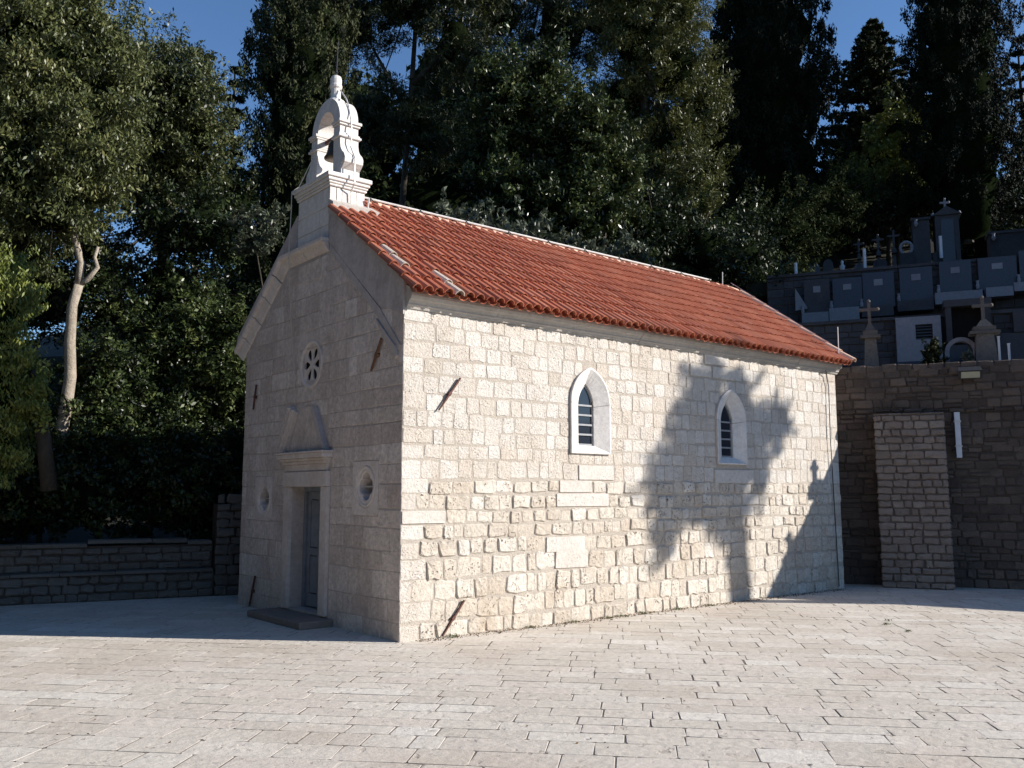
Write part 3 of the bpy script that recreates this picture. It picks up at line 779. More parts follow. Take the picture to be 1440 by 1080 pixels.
for c in range(2, NC):
    for r in range(10):
        barrel(b, -0.03+c*PITCH, r*EXPO-0.01, EXPO+0.05, 0.09, 0.072, 0.02, 0.0, 4, north=True, tn=rnd.random())
tag(b.build('pan_tiles', 'tile', roof), kind='stuff')
# ridge caps
x = 0.66; i = 0
while x < LEN+0.02:
    b = MB(); L_ = 0.40; n = 7; r = 0.105; vs = []
    for xx, q in ((x, r), (x+L_+0.03, r-0.014)):
        for rr in (q, q-0.015):
            for k in range(n+1):
                w = math.pi*k/n; vs.append((xx, YC-math.cos(w)*rr*1.15, RIDGE_Z-0.05+math.sin(w)*rr+(0.012 if xx == x else 0)))
    m = n+1; fs = []
    for k in range(n): fs += [(k, k+1, 2*m+k+1, 2*m+k), (m+k+1, m+k, 3*m+k, 3*m+k+1), (k+1, k, m+k, m+k+1)]
    b.add(vs, fs); b.build('ridge_tile', 'oldtile', roof); x += L_; i += 1
# rear rake caps, front rake edge tiles
for r in range(9):
    b = MB(); barrel(b, LEN+0.10, r*EXPO+0.0, EXPO+0.06, 0.088, 0.074, 0.060, 0.045, 6); b.build('rake_tile', 'oldtile', roof)
# lightning conductor along the ridge
b = MB(); b.tube([(0.72, YC-0.02, RIDGE_Z+0.095), (4.5, YC-0.02, RIDGE_Z+0.092), (9.75, YC-0.02, RIDGE_Z+0.095)], 0.018, 6)
cond = b.build('ridge_conductor', 'zinc', chapel); cond['label'] = 'pale metal conductor bar along the ridge'
for i in range(10):
    b = MB(); xx = 0.95+i*0.97; b.box(xx-0.008, xx+0.008, YC-0.04, YC-0.0, RIDGE_Z+0.02, RIDGE_Z+0.118); b.tube([(xx, YC-0.03, RIDGE_Z+0.11), (xx+0.03, YC-0.13, RIDGE_Z+0.0)], 0.007, 5); b.build('clip', 'iron', cond)
for q in ((10.20, YC, RIDGE_Z+0.02, 0.34), (LEN-0.02, -0.12, 4.70, 0.55)):
    b = MB(); b.tube([(q[0], q[1], q[2]), (q[0]+0.01, q[1], q[2]+q[3])], 0.012, 6); b.build('air_rod', 'zinc', cond)
b = MB(); pts = [slope_pt(10.28, SL-0.1-0.3*i, 0.17) for i in range(11)]; b.tube(pts, 0.008, 5); b.build('rake_cable', 'zinc', cond)
# mortar under the eave tiles
b = MB()
for i in range(59):
    xx = 0.05+i*PITCH+rnd.uniform(-.03, .03)
    if rnd.random() < 0.75: b.box(xx, xx+rnd.uniform(.05, .11), -0.17-rnd.uniform(0, .03), -0.02, 4.555, 4.60+rnd.uniform(-0.01, .015), 0.006)
tag(b.build('eave_mortar', 'cornice', roof), kind='stuff')

# --- bell gable
TY0, TY1, TX1 = 2.16, 3.24, 0.60
b = MB(); b.box(0.02, TX1-0.02, TY0+0.02, TY1-0.02, 5.70, 6.55)
bell_gable = b.build('bell_gable', 'mortar', chapel); bell_gable['label'] = 'white stone bell gable with one arch over the west front'
rnd = random.Random(3)
TF = Wall((0, 0, 0), (0, 1, 0), (-1, 0, 0)); TS = Wall((0, TY0, 0), (1, 0, 0), (0, -1, 0))
for z0, z1, cuts in ((5.71, 5.95, (2.16, 2.34, 2.80, 3.24)), (5.95, 6.24, (2.16, 2.50, 2.92, 3.24)), (6.24, 6.545, (2.16, 2.40, 2.90, 3.24))):
    for i in range(len(cuts)-1): 
        bb_ = MB(); bb_.box(0.0, 0.10, cuts[i]+.004, cuts[i+1]-.004, z0+.004, z1-.004, 0.006); bb_.build('block', 'marble', bell_gable)
for z0, z1, cuts in ((5.95, 6.24, (0.10, 0.6)), (6.24, 6.545, (0.11, 0.20, 0.45, 0.60))):
    for i in range(len(cuts)-1):
        bb_ = MB(); bb_.box(cuts[i]+.004, cuts[i+1]-.004, TY0, TY0+0.1, z0+.004, z1-.004, 0.006); bb_.build('block', 'marble', bell_gable)
b = MB()
for z0, z1, o_ in ((6.55, 6.59, 0.022), (6.592, 6.63, 0.036), (6.632, 6.685, 0.058), (6.687, 6.76, 0.082)):
    b.box(0.0-o_, TX1+o_, TY0-o_, TY1+o_, z0, z1, 0.010)
b.build('base_cornice', 'marble', bell_gable)
# flashing of mortar where the base meets the tiles
b = MB(); b.prism([(-0.03, 0.0), (0.72, 0.0), (0.78, -0.16), (0.0, -0.10)], lambda a, d: (a, TY0+d, 6.30+SLOPE*d*0.9+0.04), lambda a, d: (a, TY0+d, 6.10+SLOPE*d)); b.build('mortar_flashing', 'cornice', bell_gable)
# pillars: scrolled outline extruded through the thickness
AX0, AX1 = 0.17, 0.49; AC = 2.70
out_p = [(0.55, 6.76), (0.55, 6.86), (0.60, 6.90), (0.655, 6.95), (0.665, 7.02), (0.63, 7.09), (0.56, 7.15), (0.515, 7.22), (0.495, 7.30), (0.495, 7.40)]
inn_p = [(0.275, 7.40), (0.285, 6.76)]
for sg in (-1, 1):
    b = MB(); b.prism([(AC+sg*a, z) for a, z in out_p+inn_p], lambda a, z: (AX0, a, z), lambda a, z: (AX1, a, z))
    pl = b.build('pillar', 'marble', bell_gable)
    b = MB()
    for z0, z1, o_ in ((7.40, 7.44, 0.05), (7.442, 7.475, 0.025), (7.477, 7.60, 0.0), (7.602, 7.635, 0.03), (7.637, 7.685, 0.055)):
        y0, y1 = sorted((AC+sg*(0.275-o_*0.25), AC+sg*(0.48+o_)))
        b.box(AX0-o_*0.7, AX1+o_*0.7, y0, y1, z0, z1, 0.006)
    b.build('impost', 'marble', pl)
    b = MB(); y0, y1 = sorted((AC+sg*0.30, AC+sg*0.50)); b.tube([(AX0-0.01, AC+sg*0.57, 6.995), (AX1+0.01, AC+sg*0.57, 6.995)], 0.055, 12); b.build('volute', 'marble', pl)
# arch ring in voussoirs
ZA = 7.685; RO, RI = 0.475, 0.27; nv = 5
for k in range(nv):
    b = MB(); w0, w1 = math.pi*k/nv+0.008, math.pi*(k+1)/nv-0.008
    poly = [(AC+RO*math.cos(w0+(w1-w0)*i/6), ZA+RO*math.sin(w0+(w1-w0)*i/6)) for i in range(7)]+[(AC+RI*math.cos(w1-(w1-w0)*i/6), ZA+RI*0.98*math.sin(w1-(w1-w0)*i/6)) for i in range(7)]
    b.prism(poly, lambda a, z: (AX0, a, z), lambda a, z: (AX1, a, z)); b.build('voussoir', 'marble', bell_gable)
FX = (AX0+AX1)/2
b = MB(); b.lathe(Vector((FX, AC, 8.15)), [(0.16, -0.03), (0.15, 0.03), (0.10, 0.06), (0.082, 0.10), (0.080, 0.24), (0.100, 0.265), (0.102, 0.30), (0.088, 0.32), (0.094, 0.40), (0.080, 0.45), (0.04, 0.475)], 16)
b.build('finial', 'marble', bell_gable, smooth=False)
b = MB(); b.tube([(FX, AC, 8.60), (FX+0.01, AC, 8.95), (FX+0.03, AC+0.01, 9.25)], [0.012, 0.008, 0.005], 6); b.tube([(FX-0.07, AC-0.02, 8.68), (FX+0.06, AC+0.02, 8.64)], 0.007, 5); b.tube([(FX, AC-0.06, 8.66), (FX, AC+0.06, 8.70)], 0.007, 5); b.build('finial_rod', 'iron', bell_gable)
# conductor wire down the south side
b = MB(); b.tube([(FX+0.02, AC-0.10, 8.36), (FX+0.06, AC-0.25, 8.16), (FX+0.02, AC-0.42, 7.95), (FX, AC-0.53, 7.70), (FX, AC-0.56, 7.50), (FX-0.01, AC-0.56, 7.25), (FX, AC-0.69, 7.02), (FX, AC-0.68, 6.80), (FX, AC-0.69, 6.62), (FX, AC-0.58, 6.50), (FX+0.01, AC-0.58, 6.33)], 0.011, 6); b.build('conductor_wire', 'zinc', bell_gable)
b = MB(); b.tube([(0.64, TY0-0.02, 6.30), (0.64, TY0-0.06, 6.46)], 0.016, 6); b.build('bracket', 'zinc', bell_gable)
# bell
bell = empty('church_bell', (FX, AC-0.02, 7.30), 'small dark bronze bell hanging inside the arch of the bell gable', 'bell')
b = MB(); b.lathe(Vector((0, 0, 0)), [(0.165, -0.10), (0.17, -0.08), (0.135, -0.02), (0.115, 0.06), (0.105, 0.14), (0.085, 0.19), (0.03, 0.215)], 20); b.build('bell_body', 'bronze', bell, smooth=True)
b = MB(); b.box(-0.03, 0.03, -0.25, 0.29, 0.235, 0.30, 0.01); b.box(-0.02, 0.02, -0.03, 0.03, 0.19, 0.26); b.build('headstock', 'rust', bell)
b = MB(); b.tube([(0, 0, 0.18), (0.01, 0, -0.05)], 0.01, 6); b.lathe(Vector((0.01, 0, -0.14)), [(0.004, 0), (0.03, 0.03), (0.03, 0.06), (0.008, 0.10)], 10); b.build('clapper', 'iron', bell)
# bell rope down the front
b = MB(); b.tube([(0.13, 3.05, 7.28), (-0.03, 3.20, 6.80), (-0.14, 3.22, 6.70), (-0.14, 3.22, 6.4), (-0.17, 3.20, 5.6), (-0.10, 3.18, 4.6), (-0.05, 3.12, 3.75), (-0.03, 3.12, 3.45)], 0.0085, 5)
tag(b.build('bell_rope', 'rope'), 'thin pale rope hanging from the bell gable down the shaded front', 'rope')

# --- iron tie anchors
def anchor(wall, p0, p1, mat='rust', w=0.012, par=None):
    b = MB(); P0, P1 = wall.p(p0[0], p0[1], 0.028), wall.p(p1[0], p1[1], 0.028); mid = (P0+P1)/2
    d = (P1-P0).normalized(); side = d.cross(wall.n).normalized()
    def bar(a, c, w0, w1, t=0.028):
        vs = []
        for p, ww in ((a, w0), (c, w1)):
            for sx, sn in ((-1, 0), (1, 0), (1, 1), (-1, 1)): vs.append(p+side*ww*sx+wall.n*(t*sn))
        b.add(vs, [(0, 1, 2, 3), (7, 6, 5, 4), (0, 1, 5, 4), (1, 2, 6, 5), (2, 3, 7, 6), (3, 0, 4, 7)])
    bar(P0, mid, w*0.55, w); bar(mid, P1, w, w*0.8)
    b.box(0, 0, 0, 0, 0, 0) if False else None
    o = b.build('tie_anchor', mat, par)
    b = MB(); c = mid
    vs = [c+side*w*1.7*sx+d*0.025*sd+wall.n*tt for tt in (-0.05, 0.03) for sx, sd in ((-1, -1), (1, -1), (1, 1), (-1, 1))]
    b.add(vs, [(3, 2, 1, 0), (4, 5, 6, 7), (0, 1, 5, 4), (1, 2, 6, 5), (2, 3, 7, 6), (3, 0, 4, 7)]); b.build('wedge', mat, o)
anchor(SIDE, (0.54, 2.96), (0.89, 3.42), par=side_wall)
anchor(SIDE, (0.63, 0.02), (0.98, 0.45), par=side_wall)
anchor(FRONT, (0.75, 3.52), (0.49, 3.94), 'rust2', 0.017, par=front_wall)
anchor(FRONT, (4.68, 3.28), (4.58, 3.70), par=front_wall)
anchor(FRONT, (4.55, 0.02), (4.36, 0.52), par=front_wall)
# cable down the far end of the side wall
b = MB(); b.tube([(9.86, -0.10, 4.31), (9.96, -0.055, 4.22), (10.02, -0.05, 4.0), (10.0, -0.05, 3.0), (10.04, -0.05, 1.5), (10.08, -0.05, 0.05)], 0.010, 5); b.build('wall_cable', 'iron', side_wall)

# --- lancet windows
def lancet(wd, label):
    cx, zb, zt, hw = wd; zs = zt-0.56
    def outline(h_, zt_, zb_, zs_, n=9):
        """right side from the bottom to the apex, as (x offset, z)"""
        hgt = zt_-zs_; r = (h_*h_+hgt*hgt)/(2*h_); pts = [(h_, zb_), (h_, zs_)]
        a_end = math.asin(min(1, hgt/r))
        for i in range(1, n+1):
            a = a_end*i/n; pts.append((h_-r+r*math.cos(a), zs_+r*math.sin(a)))
        pts[-1] = (0, zt_); return pts
    o_out = outline(hw, zt, zb, zs)
    o_rim = outline(hw-0.022, zt-0.03, zb+0.022, zs)
    o_in = outline(0.165, zt-0.24, zb+0.13, zs-0.04)
    win = MB()
    # glazing frame
    gy = 0.20
    def barx(x0, x1, z0, z1, y0=0.10, y1=0.135): win.box(cx+x0, cx+x1, y0, y1, z0, z1)
    barx(-0.18, -0.145, zb+0.12, zs+0.05); barx(0.145, 0.18, zb+0.12, zs+0.05); barx(-0.145, 0.145, zb+0.12, zb+0.16)
    nb = 4; hh = (zs-0.02-zb-0.15)
    for i in range(1, nb+1): z = zb+0.15+hh*i/nb; barx(-0.145, 0.145, z-0.014, z+0.014, 0.096, 0.125)
    for sg in (-1, 1):
        loops = outline(0.18, zt-0.22, zs, zs-0.04); loops2 = outline(0.145, zt-0.28, zs, zs-0.04)
        win.strip([[(cx+sg*a, 0.10, z) for a, z in loops[1:]], [(cx+sg*a, 0.10, z) for a, z in loops2[1:]], [(cx+sg*a, 0.135, z) for a, z in loops2[1:]]], close=False)
    win = win.build('lancet_window', 'winwood', chapel); win['label'] = label
    for i in range(nb):
        b = MB(); z = zb+0.15+hh*i/nb; b.add([(cx-0.15, 0.118, z), (cx+0.15, 0.118, z), (cx+0.15, 0.118, z+hh/nb), (cx-0.15, 0.118, z+hh/nb)], [(0, 1, 2, 3)]); b.build('pane', 'glass', win)
    b = MB(); lp = outline(0.165, zt-0.25, zs-0.04, zs-0.04)[1:]; b.add([(cx+a, 0.12, z) for a, z in lp]+[(cx-a, 0.12, z) for a, z in lp[::-1][1:]], [tuple(range(2*len(lp)-1))]); b.build('pane', 'glass', win)
    # surround stones: jambs, arch halves, sill, each with rim and splay
    PR = 0.045
    for sg in (-1, 1):
        for nm, sl_ in (('jamb', slice(0, 2)), ('arch_stone', slice(1, None))):
            A, Bq, Cq = o_out[sl_], o_rim[sl_], o_in[sl_]
            gz = 0.003
            def sh(l, y): return [(cx+sg*a + (0.002*sg if a > 0.01 else sg*0.0015), y, z + (gz if (nm == 'arch_stone' and i == 0) else (-gz if nm == 'jamb' and i == len(l)-1 else 0))) for i, (a, z) in enumerate(l)]
            b = MB(); b.strip([sh(A, 0.03), sh(A, -PR), sh(Bq, -PR-0.004), sh(Cq, 0.075), sh(Cq, 0.16)], close=False)
            b.build(nm, 'marble', win)
    b = MB(); zi = zb+0.13
    hf = hw-0.022
    b.strip([[(cx-hw+.002, y0, z0), (cx+hw-.002, y0, z0)] for y0, z0 in ((0.03, zb), (-PR, zb))] + [[(cx-hf, -PR-0.004, zb+0.022), (cx+hf, -PR-0.004, zb+0.022)], [(cx-0.165, 0.075, zi), (cx+0.165, 0.075, zi)], [(cx-0.165, 0.16, zi), (cx+0.165, 0.16, zi)]], close=False)
    b.build('sill', 'marble', win)
    # splay corner infills of the lower surround are part of the sill stone
    return win
lancet(WIN[0], 'pointed window nearer the front corner, pale splayed surround')
lancet(WIN[1], 'pointed window toward the rear in tree shade, with long sill stone')

# ------------------------------------------------------------------ retaining wall on the right
RWALL = Wall(WO, WU, -WN)
rw = empty('retaining_wall', WO, 'tall dark rubble retaining wall rising behind the far end of the chapel', 'wall')
HT = 4.50
path = [(-16.0, 0.0), (1.6, 0.0)]
b = MB()
def rwbox(b, u0, u1, n0, n1, z0, z1, bv=0.0):
    vs = [RWALL.p(u, z, -n) - WO for z in (z0, z1) for u, n in ((u0, n0), (u1, n0), (u1, n1), (u0, n1))]
    b.add(vs, [(3, 2, 1, 0), (4, 5, 6, 7), (0, 1, 5, 4), (1, 2, 6, 5), (2, 3, 7, 6), (3, 0, 4, 7)])
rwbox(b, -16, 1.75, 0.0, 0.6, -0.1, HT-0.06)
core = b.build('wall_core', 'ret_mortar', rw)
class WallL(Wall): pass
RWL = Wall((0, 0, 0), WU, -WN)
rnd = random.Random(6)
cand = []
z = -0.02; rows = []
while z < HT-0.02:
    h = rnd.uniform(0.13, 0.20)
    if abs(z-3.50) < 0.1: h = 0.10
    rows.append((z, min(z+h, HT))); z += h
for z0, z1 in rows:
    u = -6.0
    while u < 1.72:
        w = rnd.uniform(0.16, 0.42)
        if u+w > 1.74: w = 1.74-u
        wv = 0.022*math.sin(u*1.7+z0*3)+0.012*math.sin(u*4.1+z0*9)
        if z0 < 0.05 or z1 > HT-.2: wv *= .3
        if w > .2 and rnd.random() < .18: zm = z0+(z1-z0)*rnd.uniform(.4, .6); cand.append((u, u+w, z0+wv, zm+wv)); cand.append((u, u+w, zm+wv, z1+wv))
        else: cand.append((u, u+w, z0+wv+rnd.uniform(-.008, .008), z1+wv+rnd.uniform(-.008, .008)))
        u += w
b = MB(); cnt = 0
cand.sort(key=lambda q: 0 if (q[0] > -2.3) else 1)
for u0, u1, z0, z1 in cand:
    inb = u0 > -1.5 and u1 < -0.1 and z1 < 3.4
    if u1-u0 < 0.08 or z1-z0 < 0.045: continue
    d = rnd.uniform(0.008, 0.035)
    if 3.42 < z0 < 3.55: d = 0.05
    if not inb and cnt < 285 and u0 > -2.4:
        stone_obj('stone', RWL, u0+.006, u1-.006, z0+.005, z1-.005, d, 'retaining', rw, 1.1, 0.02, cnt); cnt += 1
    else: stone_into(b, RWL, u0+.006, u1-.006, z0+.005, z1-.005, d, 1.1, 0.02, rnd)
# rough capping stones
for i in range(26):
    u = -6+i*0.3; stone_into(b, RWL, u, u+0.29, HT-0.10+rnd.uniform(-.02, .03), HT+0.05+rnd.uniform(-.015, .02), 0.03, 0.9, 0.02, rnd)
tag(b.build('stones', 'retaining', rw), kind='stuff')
# buttress, battered
BU0, BU1, BD0, BD1, BH = -1.42, -0.10, 0.62, 0.42, 3.50
b = MB(); vs = []
for z, d in ((-0.1, BD0-0.03), (BH-0.02, BD1-0.03)):
    for u, n in ((BU0+.03, d), (BU1-.03, d), (BU1-.03, -0.02), (BU0+.03, -0.02)): vs.append(RWL.p(u, z, n))
b.add(vs, [(3, 2, 1, 0), (4, 5, 6, 7), (0, 1, 5, 4), (1, 2, 6, 5), (2, 3, 7, 6), (3, 0, 4, 7)])
but = b.build('buttress', 'but_mortar', rw); but['label'] = 'paler coursed stone buttress'
z = 0.0; bi = 0; sidew = Wall((0, 0, 0), WN, WU)
while z < BH-0.03:
    h = rnd.uniform(0.125, 0.175); h = min(h, BH-z)
    dep = BD0+(BD1-BD0)*(z/BH)
    wl = Wall(RWL.p(0, 0, dep-0.03), WU, -WN)
    u = BU0
    while u < BU1-0.01:
        w = rnd.uniform(0.14, 0.36)
        if BU1-u-w < 0.1: w = BU1-u
        stone_obj('stone', wl, u+.005, u+w-.005, z+.006, z+h-.006, 0.03+rnd.uniform(0, .012), 'buttress', but, 1.3, 0.018, bi); u += w; bi += 1
    ws = Wall(RWL.p(BU1-0.03, 0, 0), WN*-1, WU)
    n = 0.02
    while n < dep-0.03:
        w = min(rnd.uniform(0.16, 0.3), dep-n)
        if dep-n-w < 0.08: w = dep-n
        stone_obj('stone', ws, n+.005, n+w-.008, z+.006, z+h-.006, 0.028, 'buttress', but, 1.3, 0.018, bi); n += w; bi += 1
    ws = Wall(RWL.p(BU0+0.03, 0, 0), WN*-1, WU*-1)
    z += h
# the same wall continues to the right of the picture, bending toward the plaza
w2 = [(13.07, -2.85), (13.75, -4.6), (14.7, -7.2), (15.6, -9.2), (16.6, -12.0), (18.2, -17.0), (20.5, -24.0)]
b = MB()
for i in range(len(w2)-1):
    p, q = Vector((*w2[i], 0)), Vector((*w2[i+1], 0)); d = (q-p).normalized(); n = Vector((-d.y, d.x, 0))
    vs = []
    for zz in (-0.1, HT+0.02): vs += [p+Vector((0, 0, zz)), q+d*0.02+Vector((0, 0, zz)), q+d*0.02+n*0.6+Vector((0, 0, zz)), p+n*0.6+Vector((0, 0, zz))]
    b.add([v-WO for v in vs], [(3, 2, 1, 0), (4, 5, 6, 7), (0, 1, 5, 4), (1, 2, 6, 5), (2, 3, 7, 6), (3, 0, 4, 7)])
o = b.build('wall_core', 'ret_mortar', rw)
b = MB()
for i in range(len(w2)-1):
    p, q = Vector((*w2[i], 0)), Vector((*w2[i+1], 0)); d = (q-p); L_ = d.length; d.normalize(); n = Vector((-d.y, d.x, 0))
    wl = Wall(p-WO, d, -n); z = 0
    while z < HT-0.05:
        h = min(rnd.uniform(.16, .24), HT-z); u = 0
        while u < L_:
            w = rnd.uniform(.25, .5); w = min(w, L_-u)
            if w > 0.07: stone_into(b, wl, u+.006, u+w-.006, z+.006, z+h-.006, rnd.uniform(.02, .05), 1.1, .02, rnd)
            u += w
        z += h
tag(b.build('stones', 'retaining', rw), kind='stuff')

# ------------------------------------------------------------------ low wall on the left
lw = empty('garden_wall', (-3.19, 7.37, 0), 'low dark rubble wall with a stone bench ledge left of the chapel', 'wall')
LO = Vector((-3.19, 7.37, 0)); LU = Vector((3.31, -0.81, 0)).normalized(); LN = Vector((LU.y, -LU.x, 0))
LWL = Wall((0, 0, 0), LU, LN); LWB = Wall(-LN*0.33, LU, LN)
b = MB()
def lbox(b, u0, u1, n0, n1, z0, z1):
    b.add([LWL.p(u, z, n) for z in (z0, z1) for u, n in ((u0, n0), (u1, n0), (u1, n1), (u0, n1))], [(3, 2, 1, 0), (4, 5, 6, 7), (0, 1, 5, 4), (1, 2, 6, 5), (2, 3, 7, 6), (3, 0, 4, 7)])
lbox(b, -7, 3.40, -0.33, -0.01, -0.1, 0.44); lbox(b, -7, 3.40, -0.8, -0.34, -0.1, 0.93)
b.build('wall_core', 'ret_mortar', lw)
rnd = random.Random(9); cnt = 0; bs = MB()
for wl, rows_ in ((LWL, [(0.0, .14), (.14, .29), (.29, .44)]), (LWB, [(.49, .63), (.63, .78), (.78, .90)])):
    for z0, z1 in rows_:
        u = -7.0
        while u < 3.38:
            w = rnd.uniform(.16, .42); w = min(w, 3.39-u)
            if w > .07:
                if u > -1.8 and cnt < 290: stone_obj('stone', wl, u+.008, u+w-.008, z0+.008+rnd.uniform(-.01, .01), z1-.008, rnd.uniform(.015, .05), 'lowwall', lw, 1.4, .025, cnt); cnt += 1
                else: stone_into(bs, wl, u+.008, u+w-.008, z0+.008, z1-.008, rnd.uniform(.015, .05), 1.4, .025, rnd)
            u += w
tag(bs.build('stones', 'lowwall', lw), kind='stuff')
for nm, n0, n1, z0, z1 in (('ledge_slab', -0.34, 0.06, 0.445, 0.495), ('coping_slab', -0.84, -0.28, 0.925, 0.985)):
    u = -7.0; i = 0
    while u < 3.35:
        w = min(rnd.uniform(.6, 1.1), 3.38-u); b = MB(); dz = rnd.uniform(-.008, .008)
        if nm == 'coping_slab' and 0.9 < u < 2.6: dz += 0.045
        lbox(b, u+.006, u+w-.006, n0, n1, z0+dz, z1+dz); b.build(nm, 'lowwall', lw); u += w
# taller stub wall against the chapel
sw = empty('stub_wall', (0.12, 6.56, 0), 'taller rough dark wall end between low wall and chapel', 'wall')
SO = Vector((0.12, 6.56, 0)); b = MB()
SWL = Wall((0, 0, 0), LU, LN)
def sbox(b, u0, u1, n0, n1, z0, z1):
    b.add([SWL.p(u, z, n) for z in (z0, z1) for u, n in ((u0, n0), (u1, n0), (u1, n1), (u0, n1))], [(3, 2, 1, 0), (4, 5, 6, 7), (0, 1, 5, 4), (1, 2, 6, 5), (2, 3, 7, 6), (3, 0, 4, 7)])
sbox(b, 0.02, 2.3, -0.7, -0.02, -0.1, 1.66); b.build('wall_core', 'ret_mortar', sw)
z = 0.0; i = 0
while z < 1.7:
    h = rnd.uniform(.13, .2); u = 0.0
    while u < 1.6:
        w = rnd.uniform(.16, .36)
        stone_obj('stone', SWL, u+.006, u+w-.006, z+.006, z+h-.006, rnd.uniform(.02, .06), 'lowwall', sw, 1.3, .025, i); i += 1; u += w
    z += h

# ------------------------------------------------------------------ terrain
def grid(name, org, u, n, us, ns, hf, mat):
    U, V = Vector(u), Vector(n); O = Vector(org); vs = []
    for b_ in ns:
        for a in us: vs.append(O+U*a+V*b_+Vector((0, 0, hf(a, b_))))
    m = len(us); fs = [(j*m+i, j*m+i+1, (j+1)*m+i+1, (j+1)*m+i) for j in range(len(ns)-1) for i in range(m-1)]
    b = MB(); b.add(vs, fs); return tag(b.build(name, mat), kind='structure')
def smooth(t): t = max(0, min(1, t)); return t*t*(3-2*t)
rt = random.Random(2)
def terr(a, n):
    h = 4.40
    if n > 11: h = 8.3+0.40*(n-11)
    h += 0.0
    if a < -8: h = h
    return h+ (rt.uniform(-.08, .08) if n > 1 else 0)
grid('terrace', WO, WU, WN, [-45+3*i for i in range(16)]+[2.2], [0.35, 1.5, 2.7, 10.95, 11.05, 14, 18, 24, 32, 45], terr, 'soil')
# ground on the far right stays low behind the wall, so that the low sun reaches the plaza
grid('terrace_right', WO, WU, WN, [2.2, 4, 6, 10, 14, 20, 30], [0.75, 3, 6, 10, 16, 24, 32, 45], lambda a, n: 4.40+(0.40*(n-11)+3.9 if n > 11 else 0)*smooth((9-a)/7), 'soil')
def north(x, y):
    h = 0.75+0.13*max(0, y-9)+0.10*max(0, x+2)+rt.uniform(-.1, .1)
    return h
grid('hillside', (0, 0, 0), (1, 0, 0), (0, 1, 0), [-60+4*i for i in range(26)], [8.6, 10, 13, 17, 22, 28, 36, 46, 60, 90], north, 'soil')

# ------------------------------------------------------------------ foliage
def sph(rng, n):
    v = rng.normal(size=(n, 3)); return v/np.linalg.norm(v, axis=1, keepdims=True)
def leaves(rng, centers, tones, L_, Wd, axis_bias, up_bias=0.3):
    """kite leaves at centres; returns vertex array and tone array"""
    n = len(centers)
    a = sph(rng, n) + np.array(axis_bias)*1.0; a /= np.linalg.norm(a, axis=1, keepdims=True)
    r = sph(rng, n); r[:, 2] = np.abs(r[:, 2])+up_bias
    bq = np.cross(a, r); bq /= np.linalg.norm(bq, axis=1, keepdims=True)+1e-9
    s = rng.uniform(0.5, 1.0, (n, 1))*rng.uniform(0.9, 1.55, (n, 1))
    A = a*L_*0.5*s; B = bq*Wd*0.5*s
    V = np.stack([centers-A, centers+B-A*0.15, centers+A, centers-B-A*0.15], axis=1).reshape(-1, 3)
    return V, np.repeat(tones, 4)
def crown_mesh(name, parts, mat, cores=()):
    V = np.concatenate([p[0] for p in parts]).astype(np.float32); T = np.concatenate([p[1] for p in parts]).astype(np.float32)
    nq = len(V)//4; cv = []; cf = []
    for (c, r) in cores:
        # low-poly lump added inside the crown to block light, coloured as deep shade
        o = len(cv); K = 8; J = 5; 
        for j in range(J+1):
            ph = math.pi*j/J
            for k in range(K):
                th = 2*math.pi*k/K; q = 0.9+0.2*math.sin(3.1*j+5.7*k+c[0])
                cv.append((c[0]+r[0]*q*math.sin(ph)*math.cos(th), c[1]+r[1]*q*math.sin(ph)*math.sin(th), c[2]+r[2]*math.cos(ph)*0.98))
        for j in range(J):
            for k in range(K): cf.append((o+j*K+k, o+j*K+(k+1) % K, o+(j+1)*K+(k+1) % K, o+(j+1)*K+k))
    nv = len(V)+len(cv); me = bpy.data.meshes.new(name)
    me.vertices.add(nv); co = np.concatenate([V, np.array(cv, dtype=np.float32).reshape(-1, 3)]) if cv else V
    me.vertices.foreach_set('co', co.ravel())
    idx = np.concatenate([np.arange(len(V)), (np.array(cf).ravel()+len(V)) if cf else np.zeros(0)]).astype(np.int32)
    npol = nq+len(cf); me.loops.add(len(idx)); me.loops.foreach_set('vertex_index', idx)
    me.polygons.add(npol); me.polygons.foreach_set('loop_start', (np.arange(npol)*4).astype(np.int32))
    a = me.attributes.new('tone', 'FLOAT', 'POINT'); a.data.foreach_set('value', np.concatenate([T, np.zeros(len(cv), dtype=np.float32)]).astype(np.float32))
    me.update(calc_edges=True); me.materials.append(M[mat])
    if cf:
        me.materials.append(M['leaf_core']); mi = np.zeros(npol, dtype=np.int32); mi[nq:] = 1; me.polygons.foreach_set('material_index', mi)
    return me
